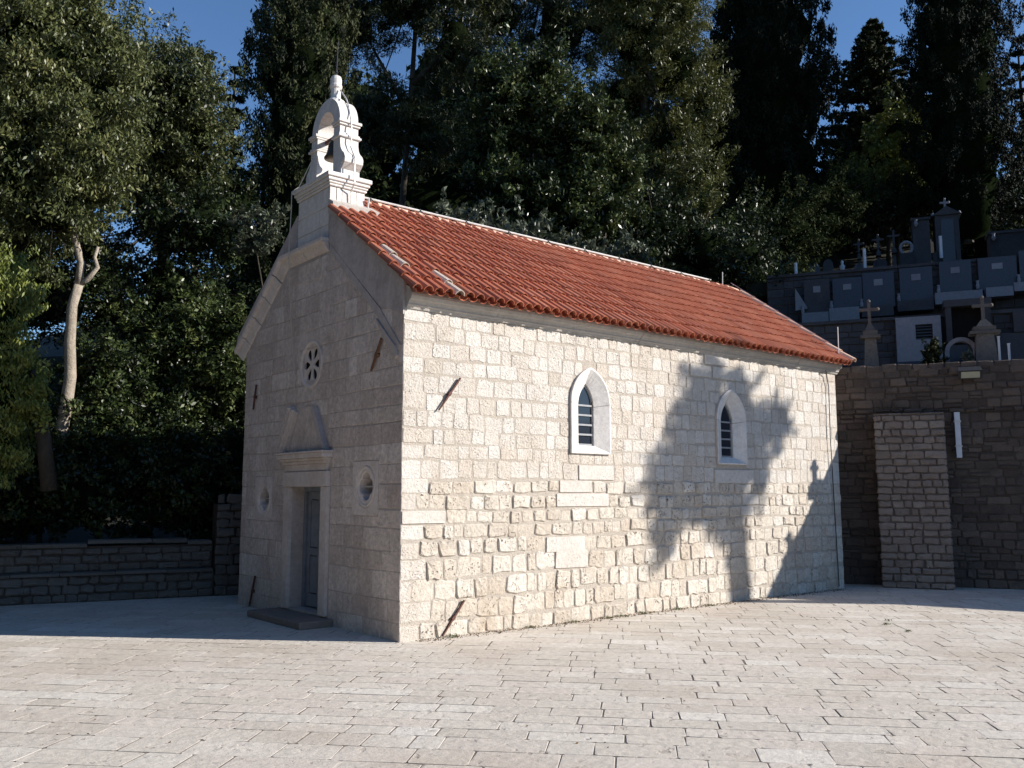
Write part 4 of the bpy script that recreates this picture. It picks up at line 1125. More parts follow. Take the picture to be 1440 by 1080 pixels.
def blob_leaves(rng, c, r, ncl, per, rc, leaf, axis, lumpy=0.25, tbias=0.0, shell=(0.55, 1.0)):
    d = sph(rng, ncl); rad = rng.uniform(shell[0], shell[1], (ncl, 1))*(1+lumpy*rng.normal(size=(ncl, 1))*0.5)
    cc = np.array(c)+d*rad*np.array(r)
    tcl = np.clip(rng.normal(0.45+tbias, 0.18, ncl), 0, 1)
    rcs = rc*rng.uniform(0.6, 1.35, ncl)
    ce = np.repeat(cc, per, axis=0)+sph(rng, ncl*per)*(rng.uniform(0.15, 1, (ncl*per, 1))**0.6)*np.repeat(rcs, per)[:, None]*np.array([1, 1, 0.75])
    shoot = (rng.uniform(0, 1, ncl) < 0.4)*rng.uniform(0.8, 2.4, ncl)
    sd_ = d+np.array([0, 0, .35]); f = rng.uniform(0, 1, ncl*per)
    q = np.repeat(shoot, per)*f; rs = np.repeat(rcs, per)
    base = np.repeat(cc, per, axis=0)
    ce = np.where(np.repeat(shoot > 0, per)[:, None], base+(ce-base)*(1-0.62*f)[:, None]+np.repeat(sd_, per, axis=0)*(q*rs)[:, None], ce)
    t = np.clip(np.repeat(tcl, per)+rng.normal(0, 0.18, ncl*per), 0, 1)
    return leaves(rng, ce, t, leaf[0], leaf[1], axis)
def trunk_mesh(b, pts, r0, r1, n=8):
    m = len(pts); b.tube(pts, [r0+(r1-r0)*i/(m-1) for i in range(m)], n)
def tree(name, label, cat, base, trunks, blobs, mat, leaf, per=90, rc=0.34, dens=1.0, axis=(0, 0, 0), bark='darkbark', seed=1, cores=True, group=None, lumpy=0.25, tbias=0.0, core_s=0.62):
    rng = np.random.default_rng(seed); base = Vector(base)
    t = empty(name, base, label, cat, group)
    if trunks:
        b = MB()
        for pts, r0, r1 in trunks: trunk_mesh(b, [Vector(p)-base for p in pts], r0, r1)
        top = Vector(trunks[1 if 'pale forked trunk' in label and len(trunks) > 2 and bark == 'bark' else 0][0][-1])-base; rb = random.Random(seed)
        for c, r in blobs:
            c = Vector(c)-base; m_ = (top+c)/2+Vector((rb.uniform(-.2, .2), rb.uniform(-.2, .2), rb.uniform(0, .3)))
            b.tube([top, m_, c], [trunks[0][2]*.6, trunks[0][2]*.4, .012], 6)
            for k in range(3):
                e = c+Vector((rb.uniform(-1, 1), rb.uniform(-1, 1), rb.uniform(-.4, 1))).normalized()*(r[0] if hasattr(r, '__len__') else r)*.95
                b.tube([m_.lerp(c, .6), e], [.02, .006], 4)
        b.build('trunk', bark, t, smooth=True)
    parts = []; cs = []
    for c, r in blobs:
        r = np.array(r if hasattr(r, '__len__') else (r, r, r)); area = (r[0]*r[1]*r[2])**(2/3)*12.6
        ncl = max(6, int(area/(rc*rc*1.6)*dens))
        cc = np.array(c)-np.array(base)
        parts.append(blob_leaves(rng, cc, r, ncl, per, rc, leaf, axis, lumpy, tbias))
        if cores: cs.append((cc, r*core_s))
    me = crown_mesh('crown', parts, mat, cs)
    o = bpy.data.objects.new('crown', me); COL.objects.link(o); o.parent = t; o['kind'] = 'stuff'
    return t
def cypress(label, base, H, rad, mat='leaf_cypress', seed=1, group='cypresses behind the chapel', n=26000, taper=0.22, leaf=(0.13, 0.045), cat='cypress', tbias=0.0, start=0.5, rag=0.16):
    rng = np.random.default_rng(seed); t = empty('cypress', base, label, cat, group)
    b = MB(); b.tube([(0, 0, -0.3), (0, 0, H*0.9)], [0.16, 0.04], 7); b.build('trunk', 'darkbark', t)
    ncl = max(40, n//55)
    z = start+(H-start)*rng.uniform(0, 1, ncl)**0.9
    def prof(zz):
        f = (zz-start)/(H-start); return rad*np.minimum(1, (f*6+0.35))*np.power(np.clip(1-f, 0, 1), taper)*(1+0.08*np.sin(f*17+seed))
    th = rng.uniform(0, 2*np.pi, ncl); rr = prof(z)*rng.uniform(0.72, 1.0+rag, ncl)*(1+0.10*np.sin(th*3+z*0.9+seed))
    cc = np.stack([rr*np.cos(th), rr*np.sin(th), z], 1); per = 80
    tcl = np.clip(rng.normal(0.42+tbias, 0.2, ncl), 0, 1)
    e = sph(rng, ncl*per)*(rng.uniform(0.1, 1, (ncl*per, 1))**0.6)*np.array([0.20, 0.20, 0.38])*rng.uniform(0.7, 1.2, (ncl*per, 1))*(0.55+rad*0.2)
    ce = np.repeat(cc, per, axis=0)+e
    # plumes lean outward as they rise
    ce[:, :2] *= (1+0.10*(e[:, 2:3]))
    tt = np.clip(np.repeat(tcl, per)+rng.normal(0, 0.15, ncl*per), 0, 1)
    cores = []
    for i in range(7):
        zz = start+(H-start)*(i+0.5)/7.0; q = float(prof(np.array([zz]))[0])*0.87
        cores.append(((0, 0, zz), (q, q, (H-start)/7*0.98)))
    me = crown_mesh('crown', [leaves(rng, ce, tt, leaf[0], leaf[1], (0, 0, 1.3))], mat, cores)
    o = bpy.data.objects.new('crown', me); COL.objects.link(o); o.parent = t; o['kind'] = 'stuff'
    return t
def conifer(label, base, H, rad, seed=1, mat='leaf_cypress', n_tier=16, leaf=(0.18, 0.06), group=None, sparse=1.0):
    rng = np.random.default_rng(seed); t = empty('conifer', base, label, 'conifer', group)
    b = MB(); b.tube([(0, 0, -0.3), (0, 0, H*0.97)], [0.17, 0.03], 7); parts = []
    for i in range(n_tier):
        f = i/(n_tier-1); z = H*(0.06+0.92*f); r = rad*(1-f)**0.75+0.12
        nb = max(4, int((9-4*f)*sparse))
        for k in range(nb):
            w = rng.uniform(0, 2*math.pi); L_ = r*rng.uniform(0.55, 1.1); droop = rng.uniform(-0.15, 0.12)*L_
            d = np.array([math.cos(w), math.sin(w), 0.0]); tip = d*L_+np.array([0, 0, z+droop])
            b.tube([(0, 0, z), tuple(tip)], [0.03, 0.008], 4, cap=False)
            ncl = max(3, int(L_/0.22)); ts = rng.uniform(0.25, 1.0, ncl)
            cc = np.array([0, 0, z])+ts[:, None]*(tip-np.array([0, 0, z]))
            ce = np.repeat(cc, 34, axis=0)+sph(rng, ncl*34)*rng.uniform(0.05, 1, (ncl*34, 1))*np.array([0.24, 0.24, 0.15])*(0.6+0.5*(1-f))
            parts.append(leaves(rng, ce, np.clip(rng.normal(.45, .25, len(ce)), 0, 1), leaf[0], leaf[1], (0, 0, 0.4)))
    b.build('trunk', 'darkbark', t)
    me = crown_mesh('crown', parts, mat); o = bpy.data.objects.new('crown', me); COL.objects.link(o); o.parent = t; o['kind'] = 'stuff'
    return t

# --- left side
tree('broadleaf_tree', 'big olive green tree at the left with a pale forked trunk', 'tree', (-2.07, 8.99, 1.78),
     [([(-2.07, 9.04, 1.51), (-2.11, 8.86, 2.86), (-2.07, 8.71, 3.54), (-2.05, 8.61, 4.08), (-2.11, 8.55, 4.75), (-2.13, 8.45, 5.43), (-2.06, 8.34, 5.83)], 0.135, 0.085),
      ([(-2.07, 8.35, 5.83), (-2.06, 8.27, 6.24), (-2.21, 8.31, 6.78), (-2.23, 8.24, 7.32), (-2.14, 8.05, 7.99)], 0.075, 0.05),
      ([(-2.07, 8.35, 5.81), (-1.93, 8.22, 5.94), (-1.81, 8.08, 6.16), (-1.87, 8.10, 6.35), (-1.83, 8.04, 6.55)], 0.06, 0.03)],
     [((-2.91, 8.40, 9.75), (1.75, 1.6, 1.5)), ((-3.29, 8.35, 7.94), (1.3, 1.3, 1.5)), ((-2.22, 8.06, 8.33), (1.1, 1.2, 1.1)), ((-3.21, 8.45, 10.96), (1.6, 1.5, 1.2)), ((-2.49, 8.56, 10.68), (1.0, 1.2, 1.3)), ((-4.16, 9.44, 9.61), (2, 2, 2.6)), ((-2.03, 8.01, 9.29), (.85, 1, 1.0)), ((-1.88, 8.01, 10.21), (.6, .8, .8)), ((-2.34, 8.16, 7.55), (.8, .9, .6)), ((-2.64, 8.34, 7.12), (0.9, 0.9, 0.55)), ((-2.91, 9.68, 6.67), (0.8, 0.8, 0.8))],
     'leaf_broad', (0.105, 0.036), per=95, rc=0.30, dens=1.25, axis=(0, 0, -0.9), bark='bark', seed=3)
tree('broadleaf_tree', 'dark green spreading tree right of the pale forked trunk', 'tree', (0.60, 11.21, 2.75),
     [([(0.61, 11.23, 2.58), (0.26, 10.92, 6.33), (0.20, 10.60, 8.61), (-0.13, 10.70, 9.67)], 0.18, 0.08), ([(0.20, 10.60, 8.61), (0.65, 10.10, 9.42)], 0.08, 0.04), ([(0.23, 10.71, 7.79), (-0.50, 11.03, 9.50)], 0.08, 0.04)],
     [((-0.06, 10.40, 11.21), (1.2, 1.3, 1.15)), ((0.59, 10.03, 10.15), (1.0, 1.1, 1.0)), ((-0.34, 10.83, 9.91), (0.8, 0.9, 0.8)), ((-0.60, 10.77, 11.62), (0.75, 0.9, 0.75)), ((0.31, 11.03, 9.44), (1.2, 1.2, 0.55)), ((1.02, 10.45, 9.44), (0.6, 0.7, 0.5)), ((-0.44, 11.44, 9.04), (.8, .9, .6)), ((0.05, 11.11, 8.62), (.9, .9, .55)), ((0.11, 9.67, 10.82), (1.0, 1.0, .9))],
     'leaf_broad', (0.105, 0.04), per=85, rc=0.30, dens=1.0, axis=(0, 0, -0.7), seed=4, tbias=-0.12, core_s=0.5)
tree('broadleaf_tree', 'dim tree with sky showing through low branches left of the cypress', 'tree', (2.21, 13.13, 2.85),
     [([(2.24, 13.17, 2.49), (1.82, 12.81, 6.87), (1.39, 12.80, 9.07)], 0.16, 0.06)],
     [((0.68, 9.56, 7.78), (1.0, .8, .95)), ((0.17, 10.18, 6.51), (1.0, 0.7, 0.8)), ((-0.16, 10.35, 7.97), (0.55, 0.6, 0.3)), ((0.02, 9.88, 7.56), (.5, .4, .6)), ((-0.21, 13.74, 7.30), (.8, .8, .7)), ((-0.82, 13.47, 8.05), (.8, .8, .7)), ((-1.75, 13.16, 6.60), (1.2, 1, 1.2)), ((1.60, 13.11, 10.16), (1.0, 1.0, .8)), ((2.73, 12.96, 9.38), (1.0, 1.0, 1.6)), ((2.14, 12.61, 6.51), (1.6, 1.2, 1.2)), ((-0.14, 13.19, 6.31), (1.1, 1, 0.6))],
     'leaf_laurel', (0.12, 0.05), per=70, rc=0.30, dens=1.1, seed=5, tbias=-0.3, core_s=.6)
tree('thuja', 'bright green drooping thuja at the left edge of the picture', 'shrub', (-3.48, 6.89, 1.79), [([(-3.46, 6.91, 1.56), (-3.56, 6.70, 3.40)], 0.1, 0.06)],
     [((-3.62, 6.54, 4.67), (0.5, 0.6, 1.0)), ((-3.49, 6.60, 3.63), (0.55, 0.6, 0.8)), ((-3.69, 6.91, 2.71), (0.7, 0.7, 0.9)), ((-3.75, 6.56, 5.25), (0.4, 0.5, 0.5))],
     'leaf_bright', (0.085, 0.026), per=110, rc=0.22, dens=1.3, axis=(0, 0, -1.4), seed=6)
b = MB(); b.tube([(-2.75, 6.40, 1.91), (-2.92, 6.38, 2.95), (-3.03, 6.39, 3.41), (-3.12, 6.39, 3.88)], [0.13, 0.11, 0.09, 0.05], 8)
tag(b.build('tree_stump', 'darkbark', smooth=True), 'dark ivy covered leaning trunk beside the bright thuja', 'trunk')
# ivy on the stump
rng = np.random.default_rng(8); P0 = np.array((-2.93, 6.20, 2.94)); P1 = np.array((-3.11, 6.24, 3.57)); k = rng.uniform(0, 1, (700, 1))
V, T = leaves(rng, P0+(P1-P0)*k+sph(rng, 700)*rng.uniform(.02, .16, (700, 1)), rng.uniform(.3, 1, 700), .07, .05, (0, 0, -.6))
o = bpy.data.objects.new('ivy', crown_mesh('ivy', [(V, T)], 'leaf_bright')); COL.objects.link(o); tag(o, 'patch of sunlit ivy on the leaning dark trunk', 'ivy', kind='stuff')
shr = [('big laurel shrub below the pale forked trunk', [(150, 520, 18, .75), (130, 600, 17.5, .8), (175, 590, 18, .8)], 11, -.05),
       ('laurel shrub with yellow green tips beside the chapel front', [(300, 520, 19, .9), (325, 460, 19, .55), (330, 560, 19, .6), (285, 450, 19.3, .5)], 12, .12),
       ('tall dark laurel shrub in the middle of the shrub row', [(225, 490, 19, .95), (240, 430, 19.3, .6), (210, 560, 18.5, .8), (255, 580, 18.6, .8)], 13, .0),
       ('dark low shrub behind the coping of the low wall', [(60, 680, 17, 1.0), (0, 700, 17, 1.0), (120, 690, 17, .9), (40, 640, 17.6, .9)], 14, -.2),
       ('dark low shrub beside the stub wall end', [(200, 680, 17.8, .95), (260, 670, 18, 1.0), (320, 650, 18.4, .8), (290, 720, 18, .7)], 15, -.2)]
PTS = {(150, 520): (-1.25, 9.21, 4.35), (130, 600): (-1.52, 8.97, 3.17), (175, 590): (-0.89, 9.08, 3.35), (300, 520): (0.79, 8.83, 4.49), (325, 460): (1.01, 8.50, 5.40), (330, 560): (1.19, 8.60, 3.89), (285, 450): (0.63, 9.17, 5.61),
       (225, 490): (-0.13, 9.51, 4.94), (240, 430): (0.07, 9.58, 5.91), (210, 560): (-0.38, 9.24, 3.83), (255, 580): (0.19, 8.95, 3.55), (60, 680): (-2.30, 9.14, 2.05), (0, 700): (-2.91, 9.68, 1.78), (120, 690): (-1.66, 8.64, 1.92), (40, 640): (-2.43, 9.93, 2.62),
       (200, 680): (-0.58, 8.77, 2.06), (260, 670): (0.14, 8.42, 2.21), (320, 650): (0.95, 8.24, 2.51), (290, 720): (0.54, 8.22, 1.49)}
for lab, bl, sd_, tb in shr:
    c0 = PTS[bl[0][:2]]
    tree('laurel_shrub', lab, 'shrub', (c0[0], c0[1], 0.8), [([(c0[0], c0[1], 0.5), (c0[0], c0[1], c0[2])], .06, .03)], [(PTS[q[:2]], (q[3], q[3], q[3]*.95)) for q in bl], 'leaf_laurel', (0.11, 0.048), per=80, rc=0.24, dens=1.15, axis=(0, 0, .25), seed=sd_, tbias=tb)
conifer('thin dark conifer silhouetted against the sky left of the cypress', (5.48, 20.50, 5.17), 12.3, 1.0, 21, 'leaf_cypress_dark', 22, (0.2, 0.07))
tree('olive_tree', 'small pale leaved tree glimpsed left of the bell gable', 'tree', (1.77, 8.77, 3.94), [([(2.12, 9.05, 3.67), (1.88, 8.83, 6.20), (1.57, 8.66, 7.25)], .03, .015)],
     [((1.35, 8.50, 7.78), (.28, .3, .32)), ((1.62, 8.34, 7.35), (.3, .3, .3)), ((1.30, 8.61, 7.27), (.25, .3, .25)), ((1.76, 8.18, 7.66), (.2, .2, .2))], 'leaf_grey', (0.12, 0.045), per=60, rc=0.2, dens=.9, seed=31, cores=False, tbias=.1)

# --- behind the chapel
cypress('tall dense cypress directly left of the bell gable', (4.40, 12.64, 2.90), 17.5, 1.42, 'leaf_cypress', 41, n=60000, taper=.12, tbias=.05)
tree('pine_tree', 'dark open pine with sky showing through behind the bell gable', 'pine', (10.25, 16.61, 5.17),
     [([(10.33, 16.70, 4.19), (9.84, 15.91, 11.58), (9.75, 15.20, 16.50), (9.67, 14.72, 19.95)], .14, .06), ([(9.77, 15.42, 15.02), (8.51, 16.05, 17.49)], .1, .04), ([(9.75, 15.28, 16.01), (11.17, 13.81, 17.98)], .1, .04)],
     [((8.09, 16.32, 17.98), (1.5, 1.6, 1.3)), ((9.19, 15.30, 18.72), (1.8, 1.6, 1.0)), ((10.82, 14.17, 17.49), (1.5, 1.6, 1.6)), ((8.71, 16.29, 15.02), (1.5, 1.5, 1.3)), ((10.30, 15.10, 14.28), (1.7, 1.5, 1.3)), ((10.67, 13.98, 19.46), (2, 2, 1.4)), ((7.94, 16.13, 19.95), (2, 2, 1.4))],
     'leaf_pine', (0.20, 0.035), per=85, rc=0.38, dens=.85, seed=42, tbias=-.35, core_s=.45)
tree('pine_tree', 'dark pine crown above the laurel trees at the top', 'pine', (16.06, 15.72, 5.50),
     [([(16.06, 15.72, 5.50), (15.19, 14.44, 17.92), (14.95, 13.94, 22.24)], .3, .1)],
     [((13.65, 15.35, 20.08), (1.9, 1.8, 1.5)), ((15.59, 13.86, 19.54), (2.0, 1.8, 1.7)), ((14.68, 14.90, 17.65), (2, 1.6, 1.3)), ((16.81, 12.77, 20.08), (2, 2, 1.6)), ((14.76, 14.14, 21.97), (2.6, 2, 1.4)), ((14.01, 16.71, 17.84), (1.6, 1.6, 1.6))],
     'leaf_pine', (0.20, 0.035), per=75, rc=0.4, dens=.8, seed=43, tbias=-.2, core_s=.5)
tree('laurel_tree', 'glossy leaved laurel tree rising over the middle of the roof ridge', 'tree', (9.87, 9.22, 4.53),
     [([(9.93, 9.30, 3.74), (9.38, 8.79, 9.69)], .15, .08)],
     [((8.92, 8.69, 12.67), (1.35, 1.3, 1.3)), ((8.56, 9.20, 11.28), (1.1, 1.2, 1.2)), ((10.07, 7.88, 11.88), (1.2, 1.2, 1.5)), ((9.03, 8.36, 10.12), (1.4, 1.2, 1.0)), ((9.47, 8.10, 13.57), (.7, .8, .7)), ((8.39, 8.99, 13.47), (.6, .6, .6))],
     'leaf_laurel', (0.13, 0.055), per=75, rc=0.30, dens=1.0, seed=44, tbias=.05)
tree('laurel_tree', 'rounded glossy tree whose right side meets the shaded gap', 'tree', (11.22, 7.48, 4.48),
     [([(11.28, 7.55, 3.70), (10.79, 7.02, 9.54)], .15, .08)],
     [((10.44, 6.99, 11.48), (1.0, 1.0, 1.3)), ((10.79, 6.95, 9.93), (.95, 1, 1.1)), ((9.73, 7.26, 9.38), (1.1, 1, .9)), ((11.10, 6.69, 10.84), (.5, .6, .6))],
     'leaf_laurel', (0.13, 0.055), per=80, rc=0.28, dens=1.1, seed=45, tbias=.1)
tree('acacia_tree', 'yellow green feathery tree lit from the right in front of the broad cypress', 'tree', (15.85, 9.48, 4.96),
     [([(15.92, 9.57, 4.04), (15.29, 8.97, 10.95), (14.48, 8.90, 15.56), (13.79, 9.16, 17.40)], .2, .07), ([(14.80, 8.85, 14.17), (15.57, 8.04, 15.33)], .07, .03), ([(14.60, 8.87, 15.09), (13.56, 9.61, 15.79)], .07, .03)],
     [((14.40, 8.81, 16.48), (1.5, 1.4, 1.3)), ((15.38, 8.16, 15.56), (1.3, 1.3, 1.5)), ((16.10, 7.76, 14.40), (.8, .9, .9)), ((15.38, 8.53, 13.25), (1.3, 1.2, 1.3)), ((14.54, 9.61, 14.85), (1.2, 1.2, 1.2)), ((15.21, 7.96, 17.63), (1.2, 1.2, 1.1)), ((13.90, 8.93, 18.32), (1.6, 1.4, 1.1)), ((15.36, 7.55, 11.30), (1.0, 1.0, 1.3))],
     'leaf_pine', (0.14, 0.032), per=110, rc=0.34, dens=1.1, seed=46, tbias=.2)
tree('broadleaf_tree', 'dark shaded tree behind the rear half of the roof', 'tree', (13.73, 7.35, 4.64),
     [([(13.80, 7.43, 3.81), (13.44, 6.99, 8.36)], .15, .08)],
     [((13.02, 7.14, 9.59), (1.3, 1.2, 1.1)), ((14.12, 6.34, 8.97), (1.2, 1.1, 1.0)), ((15.85, 6.25, 8.82), (1.5, 1.2, 1.4)), ((11.88, 6.94, 8.50), (1.1, 1, .7)), ((16.46, 5.97, 7.53), (1.6, 1.3, 1.2))],
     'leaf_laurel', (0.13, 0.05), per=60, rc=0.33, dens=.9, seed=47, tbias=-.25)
tree('loquat_shrub', 'grey green shrub with drooping leaves just above the roof ridge', 'shrub', (6.84, 8.12, 4.95),
     [([(6.89, 8.18, 4.24), (6.59, 7.87, 7.78)], .06, .03)],
     [((6.19, 8.03, 8.76), (.30, .4, .32)), ((6.77, 7.61, 8.40), (.45, .5, .4)), ((7.56, 7.03, 8.05), (.6, .5, .45)), ((6.03, 8.26, 8.14), (.5, .4, .5))],
     'leaf_grey', (0.17, 0.055), per=42, rc=0.2, dens=.95, axis=(0, 0, -1.0), seed=48, tbias=.15)
tree('loquat_shrub', 'second grey green shrub along the ridge below the laurel tree', 'shrub', (8.71, 7.28, 4.66),
     [([(8.74, 7.32, 4.29), (8.46, 7.03, 7.55)], .06, .03)],
     [((8.31, 7.02, 8.37), (.5, .5, .4)), ((9.01, 6.50, 8.01), (.55, .5, .4)), ((9.87, 6.08, 7.88), (.5, .5, .35)), ((10.64, 5.79, 8.23), (.4, .4, .35))],
     'leaf_grey', (0.16, 0.055), per=40, rc=0.2, dens=.8, axis=(0, 0, -.9), seed=49, tbias=.05)
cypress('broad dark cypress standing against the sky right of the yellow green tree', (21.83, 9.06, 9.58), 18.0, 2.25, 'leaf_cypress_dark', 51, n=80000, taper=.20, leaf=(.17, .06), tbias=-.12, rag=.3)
cypress('narrow shorter cypress tucked before the broad cypress', (18.86, 9.03, 8.62), 9.2, .75, 'leaf_cypress_dark', 52, n=16000, taper=.35)
conifer('pointed fir like conifer between two cypresses at upper right', (29.52, 8.79, 12.72), 10.0, 3.9, 53, 'leaf_cypress', 28, (0.22, 0.08), sparse=3.2)
tree('broadleaf_tree', 'bright green tree in front of the pointed conifer', 'tree', (26.26, 6.62, 10.36),
     [([(26.30, 6.67, 9.82), (26.01, 6.31, 13.60)], .12, .06)],
     [((25.85, 6.12, 15.62), (.9, .9, .8)), ((26.40, 5.80, 14.81), (.75, .8, .8)), ((25.36, 6.68, 14.54), (.9, .9, .7)), ((24.79, 7.28, 13.73), (.9, .9, .6)), ((25.98, 6.36, 13.46), (1.4, 1, .9))],
     'leaf_bright', (0.14, 0.06), per=80, rc=0.30, dens=1.1, seed=54, tbias=.2)  # leaf tones raised: sunlight put into the colour of this shaded tree
cypress('nearly black tall cypress at the upper right above the tombs', (25.23, 3.49, 10.84), 12.5, 1.7, 'leaf_cypress_dark', 55, n=56000, taper=.14, tbias=-.1, rag=.22)
conifer('sliver of a dark conifer at the right edge of the picture', (32.23, 4.00, 12.57), 8.2, 1.3, 56, 'leaf_cypress_dark', 14)
tree('broadleaf_tree', 'low dark tree over the left end of the tomb terraces', 'tree', (19.01, 6.38, 8.18),
     [([(19.05, 6.42, 7.72), (18.89, 6.22, 9.80)], .12, .06)],
     [((18.67, 6.33, 10.26), (1.3, 1.2, 1.1)), ((20.40, 6.06, 11.26), (1.2, 1.2, .9)), ((17.76, 6.06, 8.41), (1.1, 1, 1.0)), ((21.80, 6.04, 12.32), (1.0, 1, .8)), ((18.60, 7.64, 10.55), (1.2, 1.2, 1.2))],
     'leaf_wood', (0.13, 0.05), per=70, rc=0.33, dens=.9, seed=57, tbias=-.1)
tree('broadleaf_tree', 'dark shaded tree behind the upper tombs beneath the pointed conifer', 'tree', (25.02, 6.29, 10.63),
     [([(25.06, 6.34, 10.11), (24.94, 6.19, 11.68)], .12, .06)],
     [((24.49, 6.47, 12.20), (1.5, 1.2, .9)), ((25.90, 5.28, 12.47), (1.6, 1.2, 1.1)), ((28.56, 4.36, 12.79), (1.8, 1.2, .9)), ((29.80, 3.30, 13.06), (1.4, 1.2, 1.0)), ((23.51, 7.36, 11.68), (1.4, 1.2, .8))],
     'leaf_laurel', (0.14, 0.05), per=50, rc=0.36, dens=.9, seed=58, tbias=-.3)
# far wooded slope, and unseen foliage added to cut the sky fill
rng = np.random.default_rng(99); parts = []; cores = []
WD = [((12.38, 30.77, 11.46), 4.0), ((13.96, 28.81, 15.66), 4.5), ((16.20, 27.65, 11.46), 4.5), ((18.13, 26.83, 14.90), 4.5), ((20.72, 25.50, 18.11), 5.0), ((22.68, 23.29, 13.83), 5.0), ((25.29, 21.78, 18.11), 5.0), ((27.06, 19.54, 14.90), 5.0), ((28.65, 18.91, 18.84), 3.6),
      ((29.60, 16.22, 14.61), 4.6), ((31.65, 14.83, 12.86), 4.2), ((34.60, 13.40, 14.90), 3.6), ((37.79, 12.05, 15.19), 3.2), ((40.92, 9.49, 15.19), 3.2), ((43.18, 7.60, 15.55), 3.4), ((10.03, 30.80, 7.02), 3.6), ((7.07, 30.75, 6.14), 2.6), ((4.19, 33.30, 4.87), 2.2), ((1.32, 33.06, 4.72), 2.8), ((-1.13, 34.87, 5.93), 4.0),
      ((19.27, 26.04, 22.13), 3.4), ((14.95, 28.62, 19.90), 3.2), ((45.97, 5.20, 16.28), 4),
      ((-11, 12, 3.5), 4.0), ((-16, 9, 4.5), 5.0), ((-20, 3, 4.5), 5.0), ((-22, -4, 4.5), 5.0), ((-14, 15, 8), 5.0), ((-23, -11, 4.5), 5.0), ((-20, 8, 9), 4.5), ((-13, 13, 12), 5.0), ((-19, 5, 12), 5.5), ((-21, -3, 12), 5.5), ((-22, -12, 11), 5.5), ((-17, 0, 4), 4.0), ((-18, -19, 6), 5.5), ((-14, -24, 6), 5), ((-8, 17, 9), 4.5)]  # left and behind the camera: unseen lumps added to darken the shade
for c, r in WD:
    rr = np.array((r, r, r*.9)); parts.append(blob_leaves(rng, np.array(c), rr, int(9*r*r), 40, .75, (.34, .15), (0, 0, 0), .25, -.25)); cores.append((np.array(c), rr*.86))
o = bpy.data.objects.new('woodland', crown_mesh('woodland', parts, 'leaf_wood', cores)); COL.objects.link(o); tag(o, 'dark wooded hillside behind all the trees, with unseen foliage added to block sky light', 'woodland', kind='stuff')

# ------------------------------------------------------------------ trees to the right of the picture whose shade falls on the place
def from_shadow(x, z, L_):   # a point on the sun line through (x, 0, z) of the side wall
    return Vector((x, 0, z)) + sd*L_
def shade_tree():
    # wide-armed tree on the terrace: its shade is the one on the side wall
    f = from_shadow; L_ = 16.5
    base = f(7.0, -0.9, L_); base.z = 4.3
    tr = [([tuple(base), tuple(f(6.95, .5, L_)), tuple(f(6.85, 1.4, L_)), tuple(f(6.6, 2.4, L_))], .24, .16), ([tuple(f(6.8, 1.5, L_)), tuple(f(5.8, 2.2, L_))], .10, .04), ([tuple(f(6.8, 1.6, L_)), tuple(f(7.7, 2.5, L_))], .10, .04), ([tuple(f(6.9, 1.3, L_)), tuple(f(5.2, 1.5, L_)), tuple(f(4.95, 0.95, L_))], .07, .04)]
    bl = [(6.3, 3.75, .50), (5.9, 3.2, .55), (5.5, 2.5, .55), (5.2, 2.0, .45), (6.5, 3.0, .62), (6.3, 2.3, .62), (7.3, 3.1, .48), (7.9, 3.0, .5), (7.5, 2.5, .42), (8.3, 3.3, .28), (5.0, 1.25, .22), (4.95, .95, .16), (6.7, 1.9, .45), (7.0, 3.7, .30), (5.1, 1.6, .3), (6.6, 1.3, .34), (7.1, 2.5, .5), (7.7, 2.0, .24), (6.0, 2.6, .5), (5.9, 1.7, .4), (7.0, 1.55, .3), (7.3, 3.6, .3), (6.9, .9, .22)]
    tree('shade_tree', 'spreading tree on the terrace right of the picture', 'tree', tuple(base), tr,
         [(tuple(f(x, z, L_+random.Random(int(x*97+z*13)).uniform(-.5, .5))), (r*.75, r*.75, r*.9)) for x, z, r in bl], 'leaf_laurel', (.10, .05), per=80, rc=.20, dens=1.15, seed=71, core_s=.6)
shade_tree()
cypress('cypress right of the picture on the terrace', (20.5, -4.6, 4.4), 9.5, 1.7, 'leaf_cypress_dark', 61, 'cypresses right of the picture', n=12000, leaf=(.3, .1))
cypress('second cypress right of the picture', (23.5, -8.2, 4.4), 10.5, 1.8, 'leaf_cypress_dark', 62, 'cypresses right of the picture', n=12000, leaf=(.3, .1))
cypress('third cypress right of the picture', (22.5, -3.4, 4.4), 9.5, 1.7, 'leaf_cypress_dark', 63, 'cypresses right of the picture', n=12000, leaf=(.3, .1))
cypress('fourth cypress right of the picture', (26.5, -9.0, 4.4), 12.0, 1.9, 'leaf_cypress_dark', 64, 'cypresses right of the picture', n=12000, leaf=(.3, .1))
cypress('fifth cypress right of the picture', (28.0, -12.5, 4.4), 13.0, 1.8, 'leaf_cypress_dark', 65, 'cypresses right of the picture', n=12000, leaf=(.3, .1))

